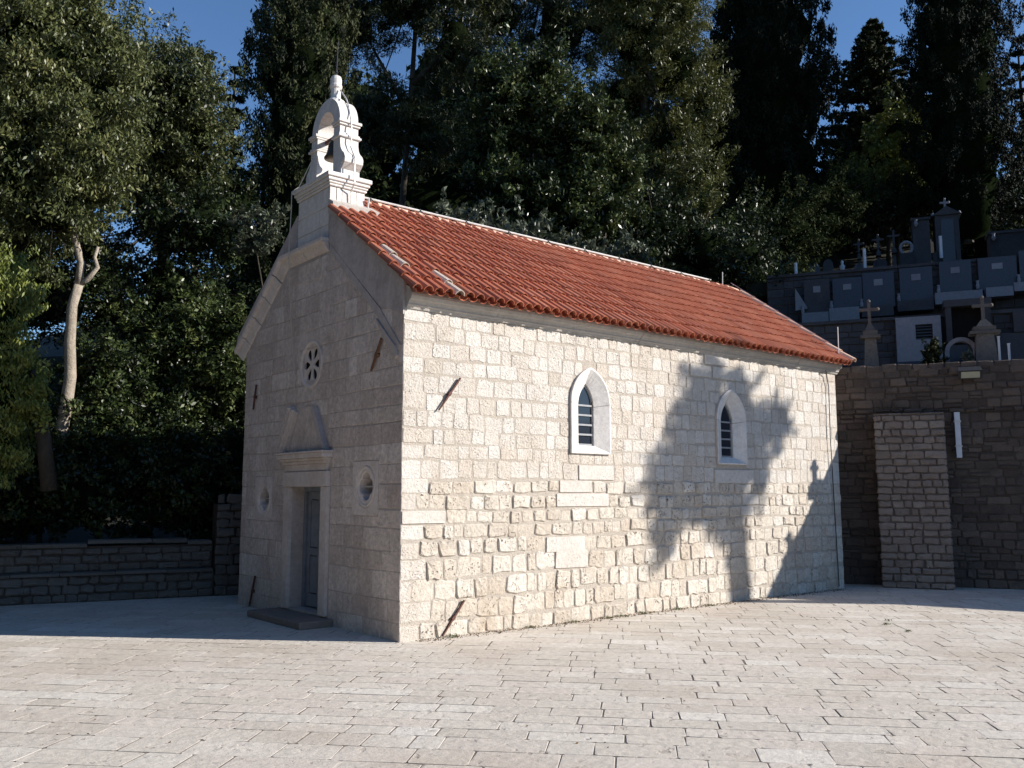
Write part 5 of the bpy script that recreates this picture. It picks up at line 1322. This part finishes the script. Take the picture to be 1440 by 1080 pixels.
# ------------------------------------------------------------------ cemetery
CM = Wall(WO, WU, -WN)
def cbox(b, u0, u1, n0, n1, z0, z1, bv=0.0):
    vs = [CM.p(u, z, -n) for z in (z0, z1) for u, n in ((u0, n0), (u1, n0), (u1, n1), (u0, n1))]
    b.add(vs, [(3, 2, 1, 0), (4, 5, 6, 7), (0, 1, 5, 4), (1, 2, 6, 5), (2, 3, 7, 6), (3, 0, 4, 7)])
def cross(b, u, n, z, s, tk=0.04, lobes=True):
    cbox(b, u-tk/2*1.2, u+tk/2*1.2, n-tk/2, n+tk/2, z, z+s); cbox(b, u-s*.32, u+s*.32, n-tk/2*.9, n+tk/2*.9, z+s*.58, z+s*.58+tk*1.2)
    if lobes:
        for du, dz in ((-s*.34, .58*s+tk*.6), (s*.34, .58*s+tk*.6), (0, s)):
            p = CM.p(u+du, z+dz, -n); b.lathe(p-Vector((0, 0, tk*.8)), [(.004, 0), (tk*.75, tk*.4), (tk*.75, tk*1.2), (.004, tk*1.6)], 8)
# terrace walls
def tier(label, u0, u1, n, z0, z1, mat, capm, nstone, h=0.2):
    t = empty('terrace_wall', CM.p(0, z0, -n), label, 'wall'); o_ = CM.p(0, z0, -n)
    b = MB(); cbox(b, u0, u1, n, n+.3, z0, z1-.08); b.v = [tuple(Vector(v)-o_) for v in b.v]; b.build('wall_core', 'ret_mortar', t)
    wl = Wall(CM.p(0, 0, -n)-o_, WU, -WN); r_ = random.Random(int(n*10)); z = z0; k = 0
    while z < z1-.1:
        hh = min(r_.uniform(h*.8, h*1.2), z1-.08-z); u = u0
        while u < u1-.02:
            w = min(r_.uniform(.25, .6), u1-u)
            if k < nstone and w > .08 and hh > .05: stone_obj('stone', wl, u+.006, u+w-.006, z+.006, z+hh-.006, .02, mat, t, .7, .015, k); k += 1
            u += w
        z += hh
    u = u0
    while u < u1-.02:
        w = min(r_.uniform(.8, 1.4), u1-u); b = MB(); cbox(b, u+.005, u+w-.005, n-.06, n+.34, z1-.08, z1); b.v = [tuple(Vector(v)-o_) for v in b.v]; b.build('coping', capm, t); u += w
N1, N2, N3 = 2.8, 5.6, 9.0
# coordinates below: u along the wall, z height
l1 = (-2.85, 5.87, 2.00, 6.28)
l2 = (-3.20, 7.68, 2.57, 8.34)
Z1 = round((l1[1]+l1[3])/2, 2); Z2 = round((l2[1]+l2[3])/2, 2)
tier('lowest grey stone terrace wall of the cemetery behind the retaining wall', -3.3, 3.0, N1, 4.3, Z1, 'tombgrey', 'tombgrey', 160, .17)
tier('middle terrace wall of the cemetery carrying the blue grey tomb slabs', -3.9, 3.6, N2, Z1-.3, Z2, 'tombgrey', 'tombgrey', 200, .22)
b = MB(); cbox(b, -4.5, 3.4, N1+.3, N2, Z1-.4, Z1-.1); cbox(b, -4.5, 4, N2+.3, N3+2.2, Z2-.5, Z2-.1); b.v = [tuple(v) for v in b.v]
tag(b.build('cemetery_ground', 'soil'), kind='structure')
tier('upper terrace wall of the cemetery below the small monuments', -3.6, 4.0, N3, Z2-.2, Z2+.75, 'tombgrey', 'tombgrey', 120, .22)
def tomb(label, parts_, org=None, cat='tomb', name='tomb', group=None):
    u, n, z = org; o_ = CM.p(u, z, -n); t = empty(name, o_, label, cat, group)
    for nm, mat, fn in parts_:
        b = MB(); fn(b); b.v = [tuple(Vector(v)-o_) for v in b.v]; b.build(nm, mat, t)
    return t
# white tomb front with a louvred opening
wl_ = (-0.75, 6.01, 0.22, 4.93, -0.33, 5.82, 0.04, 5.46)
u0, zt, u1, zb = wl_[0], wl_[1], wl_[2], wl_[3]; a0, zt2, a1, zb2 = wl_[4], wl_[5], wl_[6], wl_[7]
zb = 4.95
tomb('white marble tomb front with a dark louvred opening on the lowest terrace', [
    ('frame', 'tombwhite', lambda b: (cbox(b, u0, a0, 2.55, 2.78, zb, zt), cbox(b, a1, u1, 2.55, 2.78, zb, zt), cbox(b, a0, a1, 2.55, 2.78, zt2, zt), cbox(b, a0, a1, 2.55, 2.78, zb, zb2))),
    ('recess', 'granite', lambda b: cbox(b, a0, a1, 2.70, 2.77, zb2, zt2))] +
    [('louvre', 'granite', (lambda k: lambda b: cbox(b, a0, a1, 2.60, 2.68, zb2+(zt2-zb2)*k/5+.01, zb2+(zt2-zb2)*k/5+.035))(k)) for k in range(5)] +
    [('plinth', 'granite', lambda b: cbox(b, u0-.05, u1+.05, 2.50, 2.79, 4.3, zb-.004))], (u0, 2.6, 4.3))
vv = (0.32, 6.27, 1.25, 5.00)
tomb('dark burial vault recess beside the white tomb front', [
    ('jamb', 'tombgrey', lambda b: (cbox(b, vv[0], vv[0]+.12, 2.45, 2.79, 4.3, vv[1]-.1))), ('jamb', 'tombgrey', lambda b: cbox(b, vv[2]-.12, vv[2], 2.45, 2.79, 4.3, vv[1]-.1)),
    ('lintel', 'tombgrey', lambda b: cbox(b, vv[0]-.03, vv[2]+.03, 2.42, 2.79, vv[1]-.098, vv[1]+.06)), ('vault_door', 'dark', lambda b: cbox(b, vv[0]+.12, vv[2]-.12, 2.70, 2.78, 4.3, vv[1]-.1))], (vv[0], 2.6, 4.3), name='burial_vault')
pp = (1.72, 6.00, 2.00, 5.52, 1.32, 5.89)
tomb('white marble plaque at the right edge above the retaining wall', [('plaque', 'tombgrey', lambda b: cbox(b, pp[0], pp[2], 2.60, 2.78, pp[3], pp[1])), ('slab', 'tombgrey', lambda b: cbox(b, pp[4], pp[2]+.3, 2.63, 2.785, 4.4, pp[3]-.01))], (pp[0], 2.6, 4.4))
# arched white headstone in front of the vault
ar = (0.11, 4.75, 0.46, 5.20, 0.74, 4.80)
def arch_ring(b, uc, zc, ro, ri, n0, n1):
    poly = [(uc+ro*math.cos(math.pi*i/12), zc+ro*math.sin(math.pi*i/12)) for i in range(13)]+[(uc+ri*math.cos(math.pi*(12-i)/12), zc+ri*math.sin(math.pi*(12-i)/12)) for i in range(13)]
    lo = [CM.p(u, z, -n0) for u, z in poly]; hi = [CM.p(u, z, -n1) for u, z in poly]
    n = len(poly); b.add(lo+hi, [(i, i+1, n-2-i, n-1-i) for i in range(12)]+[(n+n-1-i, n+n-2-i, n+i+1, n+i) for i in range(12)]+[(i, (i+1) % n, n+(i+1) % n, n+i) for i in range(n)])
uc = (ar[0]+ar[4])/2; ro = (ar[4]-ar[0])/2; zc = ar[3]-ro
tomb('white semicircular arch headstone before the dark vault', [('arch', 'tombwhite', lambda b: arch_ring(b, uc, zc, ro, ro*.72, .9, 1.1)), ('legs', 'tombwhite', lambda b: (cbox(b, uc-ro, uc-ro*.72, .9, 1.1, 4.35, zc), cbox(b, uc+ro*.72, uc+ro, .9, 1.1, 4.35, zc))), ('slab', 'granite', lambda b: cbox(b, uc-ro*.7, uc+ro*.7, .98, 1.05, 4.35, zc+ro*.5))], (uc, 1, 4.35), cat='headstone', name='headstone')
# monument with cross near the chapel eave
def cross_monument(label, uc, n, z0, zt, w, group=None):
    H = zt-z0; mm = 'lowwall' if n < 5 else 'tombgrey'
    def ped(b):
        cbox(b, uc-w*.62, uc+w*.62, n-.22, n+.22, z0, z0+H*.06); cbox(b, uc-w*.5, uc+w*.5, n-.18, n+.18, z0+H*.06, z0+H*.12)
    def shaft(b):
        vs = [CM.p(uc+su*ww, z, -(n+sn*ww*.8)) for z, ww in ((z0+H*.12, w*.34), (z0+H*.50, w*.26)) for su, sn in ((-1, -1), (1, -1), (1, 1), (-1, 1))]
        b.add(vs, [(3, 2, 1, 0), (4, 5, 6, 7), (0, 1, 5, 4), (1, 2, 6, 5), (2, 3, 7, 6), (3, 0, 4, 7)])
    def cap(b):
        cbox(b, uc-w*.46, uc+w*.46, n-.17, n+.17, z0+H*.50, z0+H*.54); cbox(b, uc-w*.34, uc+w*.34, n-.14, n+.14, z0+H*.54, z0+H*.60)
        vs = [CM.p(uc+su*ww, z, -(n+sn*ww*.8)) for z, ww in ((z0+H*.60, w*.26), (z0+H*.70, w*.08)) for su, sn in ((-1, -1), (1, -1), (1, 1), (-1, 1))]
        b.add(vs, [(3, 2, 1, 0), (4, 5, 6, 7), (0, 1, 5, 4), (1, 2, 6, 5), (2, 3, 7, 6), (3, 0, 4, 7)])
    tomb(label, [('pedestal', mm, ped), ('shaft', mm, shaft), ('cap', mm, cap), ('cross', mm, lambda b: cross(b, uc, n, z0+H*.69, H*.31, .055))], (uc, n, z0), cat='monument', name='cross_monument', group=group)
m1 = (-1.37, 4.63, -1.36, 6.08); cross_monument('dark stone pillar with a lobed cross just right of the chapel eave', m1[0], .7, 4.40, m1[3], .44)
m2 = (0.86, 4.82, 0.91, 5.99); cross_monument('squat dark stone monument with cross above the floodlight', m2[0], .7, 4.40, m2[3], .62)
# small white posts
for lab, q in (('short pale post right of the squat monument', (1.12, 5.12, 1.12, 4.88)), ('shorter pale post nearest the right edge', (1.30, 4.96, 1.30, 4.75))):
    tomb(lab, [('shaft', 'plastic', lambda b: cbox(b, q[0]-.02, q[0]+.02, .68, .72, 4.40, q[1])), ('cap', 'plastic', lambda b: cbox(b, q[0]-.028, q[0]+.028, .67, .73, q[1]+.002, q[1]+.02))], (q[0], .7, 4.4), cat='post', name='post')
# conical bush and potted plant
bs_ = (-0.14, 5.30, -0.17, 4.71); bp_ = CM.p(bs_[0], 4.4, -.9)
tree('box_bush', 'small dark conical bush behind the wall right of the white tomb', 'shrub', tuple(bp_), None, [((bp_.x, bp_.y, 4.62), (.22, .22, .25)), ((bp_.x, bp_.y, 4.85), (.15, .15, .22)), ((bp_.x, bp_.y, 5.05), (.08, .08, .16))], 'leaf_cypress', (.06, .025), per=60, rc=.09, dens=.9, seed=81)
pt = (0.52, 4.92, 0.53, 5.10); pq = CM.p(pt[0], 4.45, -.6)
t_ = empty('potted_plant', pq, 'potted pale green succulent before the arched headstone', 'plant')
b = MB(); b.lathe(Vector((0, 0, 0)), [(.06, 0), (.09, .14), (.10, .15), (.10, .17), (.01, .165)], 12); b.build('pot', 'oldtile', t_)
rng = np.random.default_rng(5); V, T = leaves(rng, np.array([0, 0, .27])+sph(rng, 160)*rng.uniform(.02, .13, (160, 1)), rng.uniform(.2, 1, 160), .14, .04, (0, 0, .6))
o = bpy.data.objects.new('foliage', crown_mesh('foliage', [(V, T)], 'leaf_grey')); COL.objects.link(o); o.parent = t_
# plinths and slabs of the middle tier
SLB = [('pale marble', -2.97, 6.39, -2.28, 6.78, 'tombwhite', -2.90, 7.02, -2.23, 7.77, 'tombgrey'), ('pale marble', -2.26, 6.48, -1.50, 6.86, 'tombwhite', -2.15, 6.97, -1.40, 7.74, 'granite'),
       ('dark', -1.44, 6.56, -0.65, 6.85, 'tombgrey', -1.38, 6.99, -0.59, 7.83, 'granite'), ('dark', -0.55, 6.65, 0.32, 6.93, 'tombgrey', -0.45, 7.07, 0.35, 7.88, 'granite'),
       ('pale marble', 0.36, 6.77, 1.47, 7.08, 'tombwhite', 0.52, 7.15, 1.28, 7.97, 'granite'), ('grey marble', 1.55, 6.87, 2.17, 7.12, 'tombwhite', 1.44, 7.30, 2.33, 7.98, 'granite'), ('grey marble', 2.19, 6.97, 2.92, 7.20, 'tombwhite', 2.39, 7.33, 3.10, 8.09, 'granite')]
names = ['first slab tomb from the left on the middle terrace, pale plinth', 'second slab tomb from the left on the middle terrace, pale plinth', 'third slab tomb from the left on the middle terrace, dark plinth', 'fourth slab tomb from the left on the middle terrace, dark plinth',
         'wide slab tomb above the dark vault with pale plinth', 'slab tomb right of the one above the vault', 'slab tomb cut by the right edge of the picture']
for q, nm in zip(SLB, names):
    _, pu0, pz0, pu1, pz1, pm, su0, sz0, su1, sz1, sm = q
    tomb(nm, [('plinth', pm, (lambda q=(pu0, pu1, pz0, pz1): lambda b: cbox(b, q[0], q[1], 5.1, 5.5, q[2], q[3]))()), ('slab', sm, (lambda q=(su0, su1, pz1+.01, sz1): lambda b: cbox(b, q[0], q[1], 5.42, 5.56, q[2], q[3]))()),
              ('plaque', 'tombwhite', (lambda q=(su0, su1, pz1+.01, sz1): lambda b: cbox(b, q[0]+(q[1]-q[0])*.36, q[0]+(q[1]-q[0])*.64, 5.405, 5.419, q[2]+(q[3]-q[2])*.62, q[2]+(q[3]-q[2])*.80))()),
              ('photo_vase', 'tombwhite', (lambda q=(su0, pz1+.02): lambda b: b.lathe(CM.p(q[0]-.05, q[1], -5.3), [(.035, 0), (.05, .08), (.03, .16), (.045, .22)], 8))())], (pu0, 5.4, pz0), group='slab tombs on the middle terrace')
# pale vertical pipes along the terraces
for lab, a, c, off in (('leftmost pale pipe on the tomb terraces', (-3.12, 8.43), (-3.10, 7.76), 6.0), ('middle pale pipe on the tomb terraces', (-1.27, 8.79), (-1.27, 8.09), 6.5), ('right pale pipe below the gabled tomb', (0.75, 9.09), (0.77, 8.45), 7.0)):
    b = MB(); b.tube([CM.p(a[0], c[1], -off), CM.p(a[0], a[1], -off)], .045, 8); o = b.build('pipe', 'plastic'); tag(o, lab, 'pipe')
tr_ = (-3.13, 7.54, -3.14, 6.90, -2.81, 6.94)
b = MB(); b.prism([(tr_[0], tr_[1]), (tr_[2], tr_[3]), (tr_[4], tr_[5])], lambda u, z: CM.p(u, z, -5.3), lambda u, z: CM.p(u, z, -5.4)); tag(b.build('stone_panel', 'tombwhite'), 'pale triangular stone panel left of the slab tombs', 'panel')
# upper small monuments
up = [('gabled', 0.80, 9.74, 1.63, 10.44, 1.21, 10.72, 'gabled family tomb with a cross at the top right'),
      ('box', 0.23, 9.73, 0.72, 10.43, 0.50, 10.50, 'square grey tomb left of the gabled family tomb'),
      ('box', 2.35, 9.36, 3.29, 9.77, 2.82, 9.86, 'long low grey tomb at the right edge'),
      ('cross', -0.92, 9.80, -0.65, 10.19, -0.77, 10.30, 'small cross monument in the middle of the top row'),
      ('cross', -0.46, 9.80, -0.19, 10.28, -0.31, 10.39, 'small cross monument beside the ring wreath'),
      ('cross', -1.47, 9.67, -1.24, 10.07, -1.34, 10.20, 'small leaning cross monument near the middle pipe'),
      ('ring', -0.13, 9.77, 0.18, 10.29, 0.04, 10.35, 'pale ring shaped wreath stone on the top row'),
      ('statue', -1.99, 9.63, -1.75, 10.22, -1.85, 10.28, 'small white statue on a post at the left of the top row')]
for kd, u0_, z0_, u1_, z1_, _, zt_, lab in up:
    n = 9.6; zg = Z2+.6; z0_ = min(z0_, zg); uc_ = (u0_+u1_)/2; wd = abs(u1_-u0_)
    if kd == 'gabled':
        def body(b): cbox(b, u0_+.08, u1_-.08, n, n+.8, zg, z1_)
        def roof_(b): b.prism([(u0_, z1_+.002), (u1_, z1_+.002), (uc_, z1_+.28)], lambda u, z: CM.p(u, z, -(n-.06)), lambda u, z: CM.p(u, z, -(n+.86)))
        tomb(lab, [('body', 'tombgrey', body), ('roof', 'tombgrey', roof_), ('door', 'granite', lambda b: cbox(b, uc_-.18, uc_+.18, n-.03, n-.001, zg, z1_-.15)), ('cross', 'tombwhite', lambda b: cross(b, uc_, n+.3, z1_+.26, .34, .05))] + [('finial', 'tombwhite', (lambda x: lambda b: b.lathe(CM.p(x, z1_, -n-.1), [(.03, 0), (.06, .05), (.02, .13)], 8))(x)) for x in (u0_+.04, u1_-.04)], (uc_, n, zg))
    elif kd == 'box': tomb(lab, [('body', 'tombgrey', lambda b: cbox(b, u0_, u1_, n, n+.6, zg, z1_-.08)), ('lid', 'tombgrey', lambda b: cbox(b, u0_-.04, u1_+.04, n-.05, n+.65, z1_-.078, z1_)), ('urn', 'tombwhite', lambda b: b.lathe(CM.p(u0_+.1, z1_-.3, -n+.1), [(.03, 0), (.07, .08), (.04, .18), (.06, .22)], 8))], (uc_, n, zg))
    elif kd == 'cross': cross_monument(lab, uc_, n, zg, zt_-.3, wd*.6)
    elif kd == 'ring':
        def rg(b):
            pts = [CM.p(uc_+.17*math.cos(2*math.pi*i/14), (z1_+z0_)/2+.05+.2*math.sin(2*math.pi*i/14), -n) for i in range(15)]; b.tube(pts, .05, 6, cap=False)
        tomb(lab, [('base', 'tombgrey', lambda b: cbox(b, uc_-.2, uc_+.2, n-.1, n+.1, zg, (z1_+z0_)/2-.12)), ('wreath', 'tombwhite', rg)], (uc_, n, zg), cat='headstone', name='headstone')
    else:
        def st(b): b.lathe(CM.p(uc_, z0_+.12, -n), [(.07, 0), (.08, .05), (.05, .2), (.075, .32), (.085, .38), (.03, .42), (.045, .47), (.045, .52), (.01, .56)], 10)
        tomb(lab, [('post', 'tombgrey', lambda b: cbox(b, uc_-.06, uc_+.06, n-.06, n+.06, zg, z0_+.12)), ('figure', 'plastic', st)], (uc_, n, zg), cat='statue', name='statue')
rh = random.Random(12)
for i, (lab, uu) in enumerate((('lowest small round headstone at the left of the top row', -2.75), ('small upright headstone left of the white statue', -2.3), ('thin headstone between the statue and the leaning cross', -1.35), ('low pale headstone behind the middle pipe', -.75), ('low headstone just left of the long grey tomb', 1.25), ('small headstone between gabled tomb and long tomb', .95))):
    hh = rh.uniform(.35, .7); ww = rh.uniform(.14, .22)
    tomb(lab, [('base', 'tombgrey', lambda b: cbox(b, uu-ww*1.2, uu+ww*1.2, 9.5, 9.8, Z2+.6, Z2+.78)), ('stone', 'tombgrey' if i % 2 else 'granite', lambda b: b.prism([(uu-ww, Z2+.78), (uu+ww, Z2+.78), (uu+ww, Z2+.78+hh*.75), (uu+ww*.6, Z2+.78+hh*.95), (uu, Z2+.78+hh), (uu-ww*.6, Z2+.78+hh*.95), (uu-ww, Z2+.78+hh*.75)], lambda u, z: CM.p(u, z, -9.6), lambda u, z: CM.p(u, z, -9.7)))], (uu, 9.6, Z2+.6), cat='headstone', name='headstone')
# crosses standing on the wall just right of the picture
for (x, z, hh), lab in (((9.45, 1.95, .55), 'iron cross on the wall just right of the picture'), ((8.50, .62, .50), 'second iron cross on the wall right of the picture'), ((10.1, 1.30, .45), 'third iron cross on the wall right of the picture')):
    L_ = (HT+.05-z)/sd.z; p = Vector((x, 0, z))+sd*L_; o_ = Vector(p); b = MB()
    b.box(-.14, .14, -.14, .14, -.15, .12, .02); b.build('base', 'lowwall', None).location = p if False else (0, 0, 0)
    bpy.data.objects.remove(COL.objects[-1]) if False else None
    base_o = [o for o in COL.objects][-1]
    e_ = empty('grave_cross', p, lab, 'cross'); base_o.parent = e_
    b = MB(); b.box(-.045, .045, -.045, .045, .12, hh, .01); b.box(-.13, .13, -.035, .035, hh*.66, hh*.66+.08, .01); b.build('shaft', 'lowwall', e_)

# ------------------------------------------------------------------ fittings on the retaining wall
fl = empty('floodlight', RWALL.p(.44, 4.30, .12), 'rectangular black floodlight with pale glass at the top of the retaining wall', 'floodlight')
fo = RWALL.p(.44, 4.30, .12)
b = MB(); vs = [RWALL.p(.44+a, 4.30+z, d)-fo for a, z, d in ((-.22, -.14, .20), (.22, -.14, .20), (.22, .02, .30), (-.22, .02, .30), (-.20, -.02, .05), (.20, -.02, .05), (.20, .12, .12), (-.20, .12, .12))]
b.add(vs, [(0, 1, 2, 3), (7, 6, 5, 4), (0, 1, 5, 4), (1, 2, 6, 5), (2, 3, 7, 6), (3, 0, 4, 7)]); b.build('housing', 'iron', fl)
b = MB(); b.add([RWALL.p(.44+a, 4.30+z, d)-fo for a, z, d in ((-.17, -.12, .217), (.17, -.12, .217), (.17, -.005, .29), (-.17, -.005, .29))], [(0, 1, 2, 3)]); b.build('glass', 'lampglass', fl)
b = MB(); b.tube([RWALL.p(.44, 4.32, .0)-fo, RWALL.p(.44, 4.32, .1)-fo], .02, 6); b.build('bracket', 'iron', fl)
dp = empty('drainpipe', RWALL.p(.16, 2.58, .1), 'short white square pipe on the wall right of the buttress', 'pipe'); do = RWALL.p(.16, 2.58, .1)
b = MB(); vs = [RWALL.p(.16+a, z, d)-do for z in (2.58, 3.50) for a, d in ((-.05, .06), (.05, .06), (.05, .16), (-.05, .16))]
b.add(vs, [(3, 2, 1, 0), (4, 5, 6, 7), (0, 1, 5, 4), (1, 2, 6, 5), (2, 3, 7, 6), (3, 0, 4, 7)]); b.build('duct', 'plastic', dp)
for z in (2.8, 3.3):
    b = MB(); vs = [RWALL.p(.16+a, z+k, d)-do for k in (0, .03) for a, d in ((-.065, .04), (.065, .04), (.065, .17), (-.065, .17))]
    b.add(vs, [(3, 2, 1, 0), (4, 5, 6, 7), (0, 1, 5, 4), (1, 2, 6, 5), (2, 3, 7, 6), (3, 0, 4, 7)]); b.build('clip', 'zinc', dp)

# ------------------------------------------------------------------ weeds in the joints and along the wall foot
rng = np.random.default_rng(17); cs = []
def tuft(x, y, n, s): cs.append(np.array([x, y, .004])+rng.normal(size=(n, 3))*np.array([s, s, .006])+np.array([0, 0, .012]))
for x, y in ((3.6, -.10), (2.1, -.09), (3.9, -.12), (5.2, -.09), (6.0, -.1), (.75, -.09), (4.4, -.1), (2.9, -.1)): tuft(x, y, 60, .05)
for x, y in ((5.8, -3.6), (6.2, -3.1), (6.6, -2.9)): tuft(x, y, 30, .03)
c = np.concatenate(cs); c[:, 2] = np.abs(c[:, 2])
V, T = leaves(rng, c, rng.uniform(0, 1, len(c)), .035, .012, (0, 0, .8))
o = bpy.data.objects.new('weeds', crown_mesh('weeds', [(V, T)], 'weed')); COL.objects.link(o); tag(o, 'small green weeds in the paving joints and along the wall foot', 'weeds', kind='stuff')

M['litter'] = leaf_mat('dry_leaf', [(0.10, 0.06, 0.03), (0.20, 0.13, 0.07)], rough=.8, spec=.1, trans=0)
rng = np.random.default_rng(23); n = 1600
c = np.stack([rng.uniform(.2, 10.2, n), -.05-np.abs(rng.normal(0, .10, n)), rng.uniform(.004, .012, n)], 1)
c2 = np.stack([rng.uniform(-6, 9, 260), rng.uniform(-8, -.3, 260), rng.uniform(.003, .006, 260)], 1)
V, T = leaves(rng, np.concatenate([c, c2])*1.0, rng.uniform(0, 1, n+260), .028, .016, (0, 0, 0)); V[:, 2] = np.clip(V[:, 2], .002, .02)
o = bpy.data.objects.new('leaf_litter', crown_mesh('leaf_litter', [(V, T)], 'litter')); COL.objects.link(o); tag(o, 'dry brown leaf crumbs along the wall foot and scattered on the paving', 'leaf litter', kind='stuff')
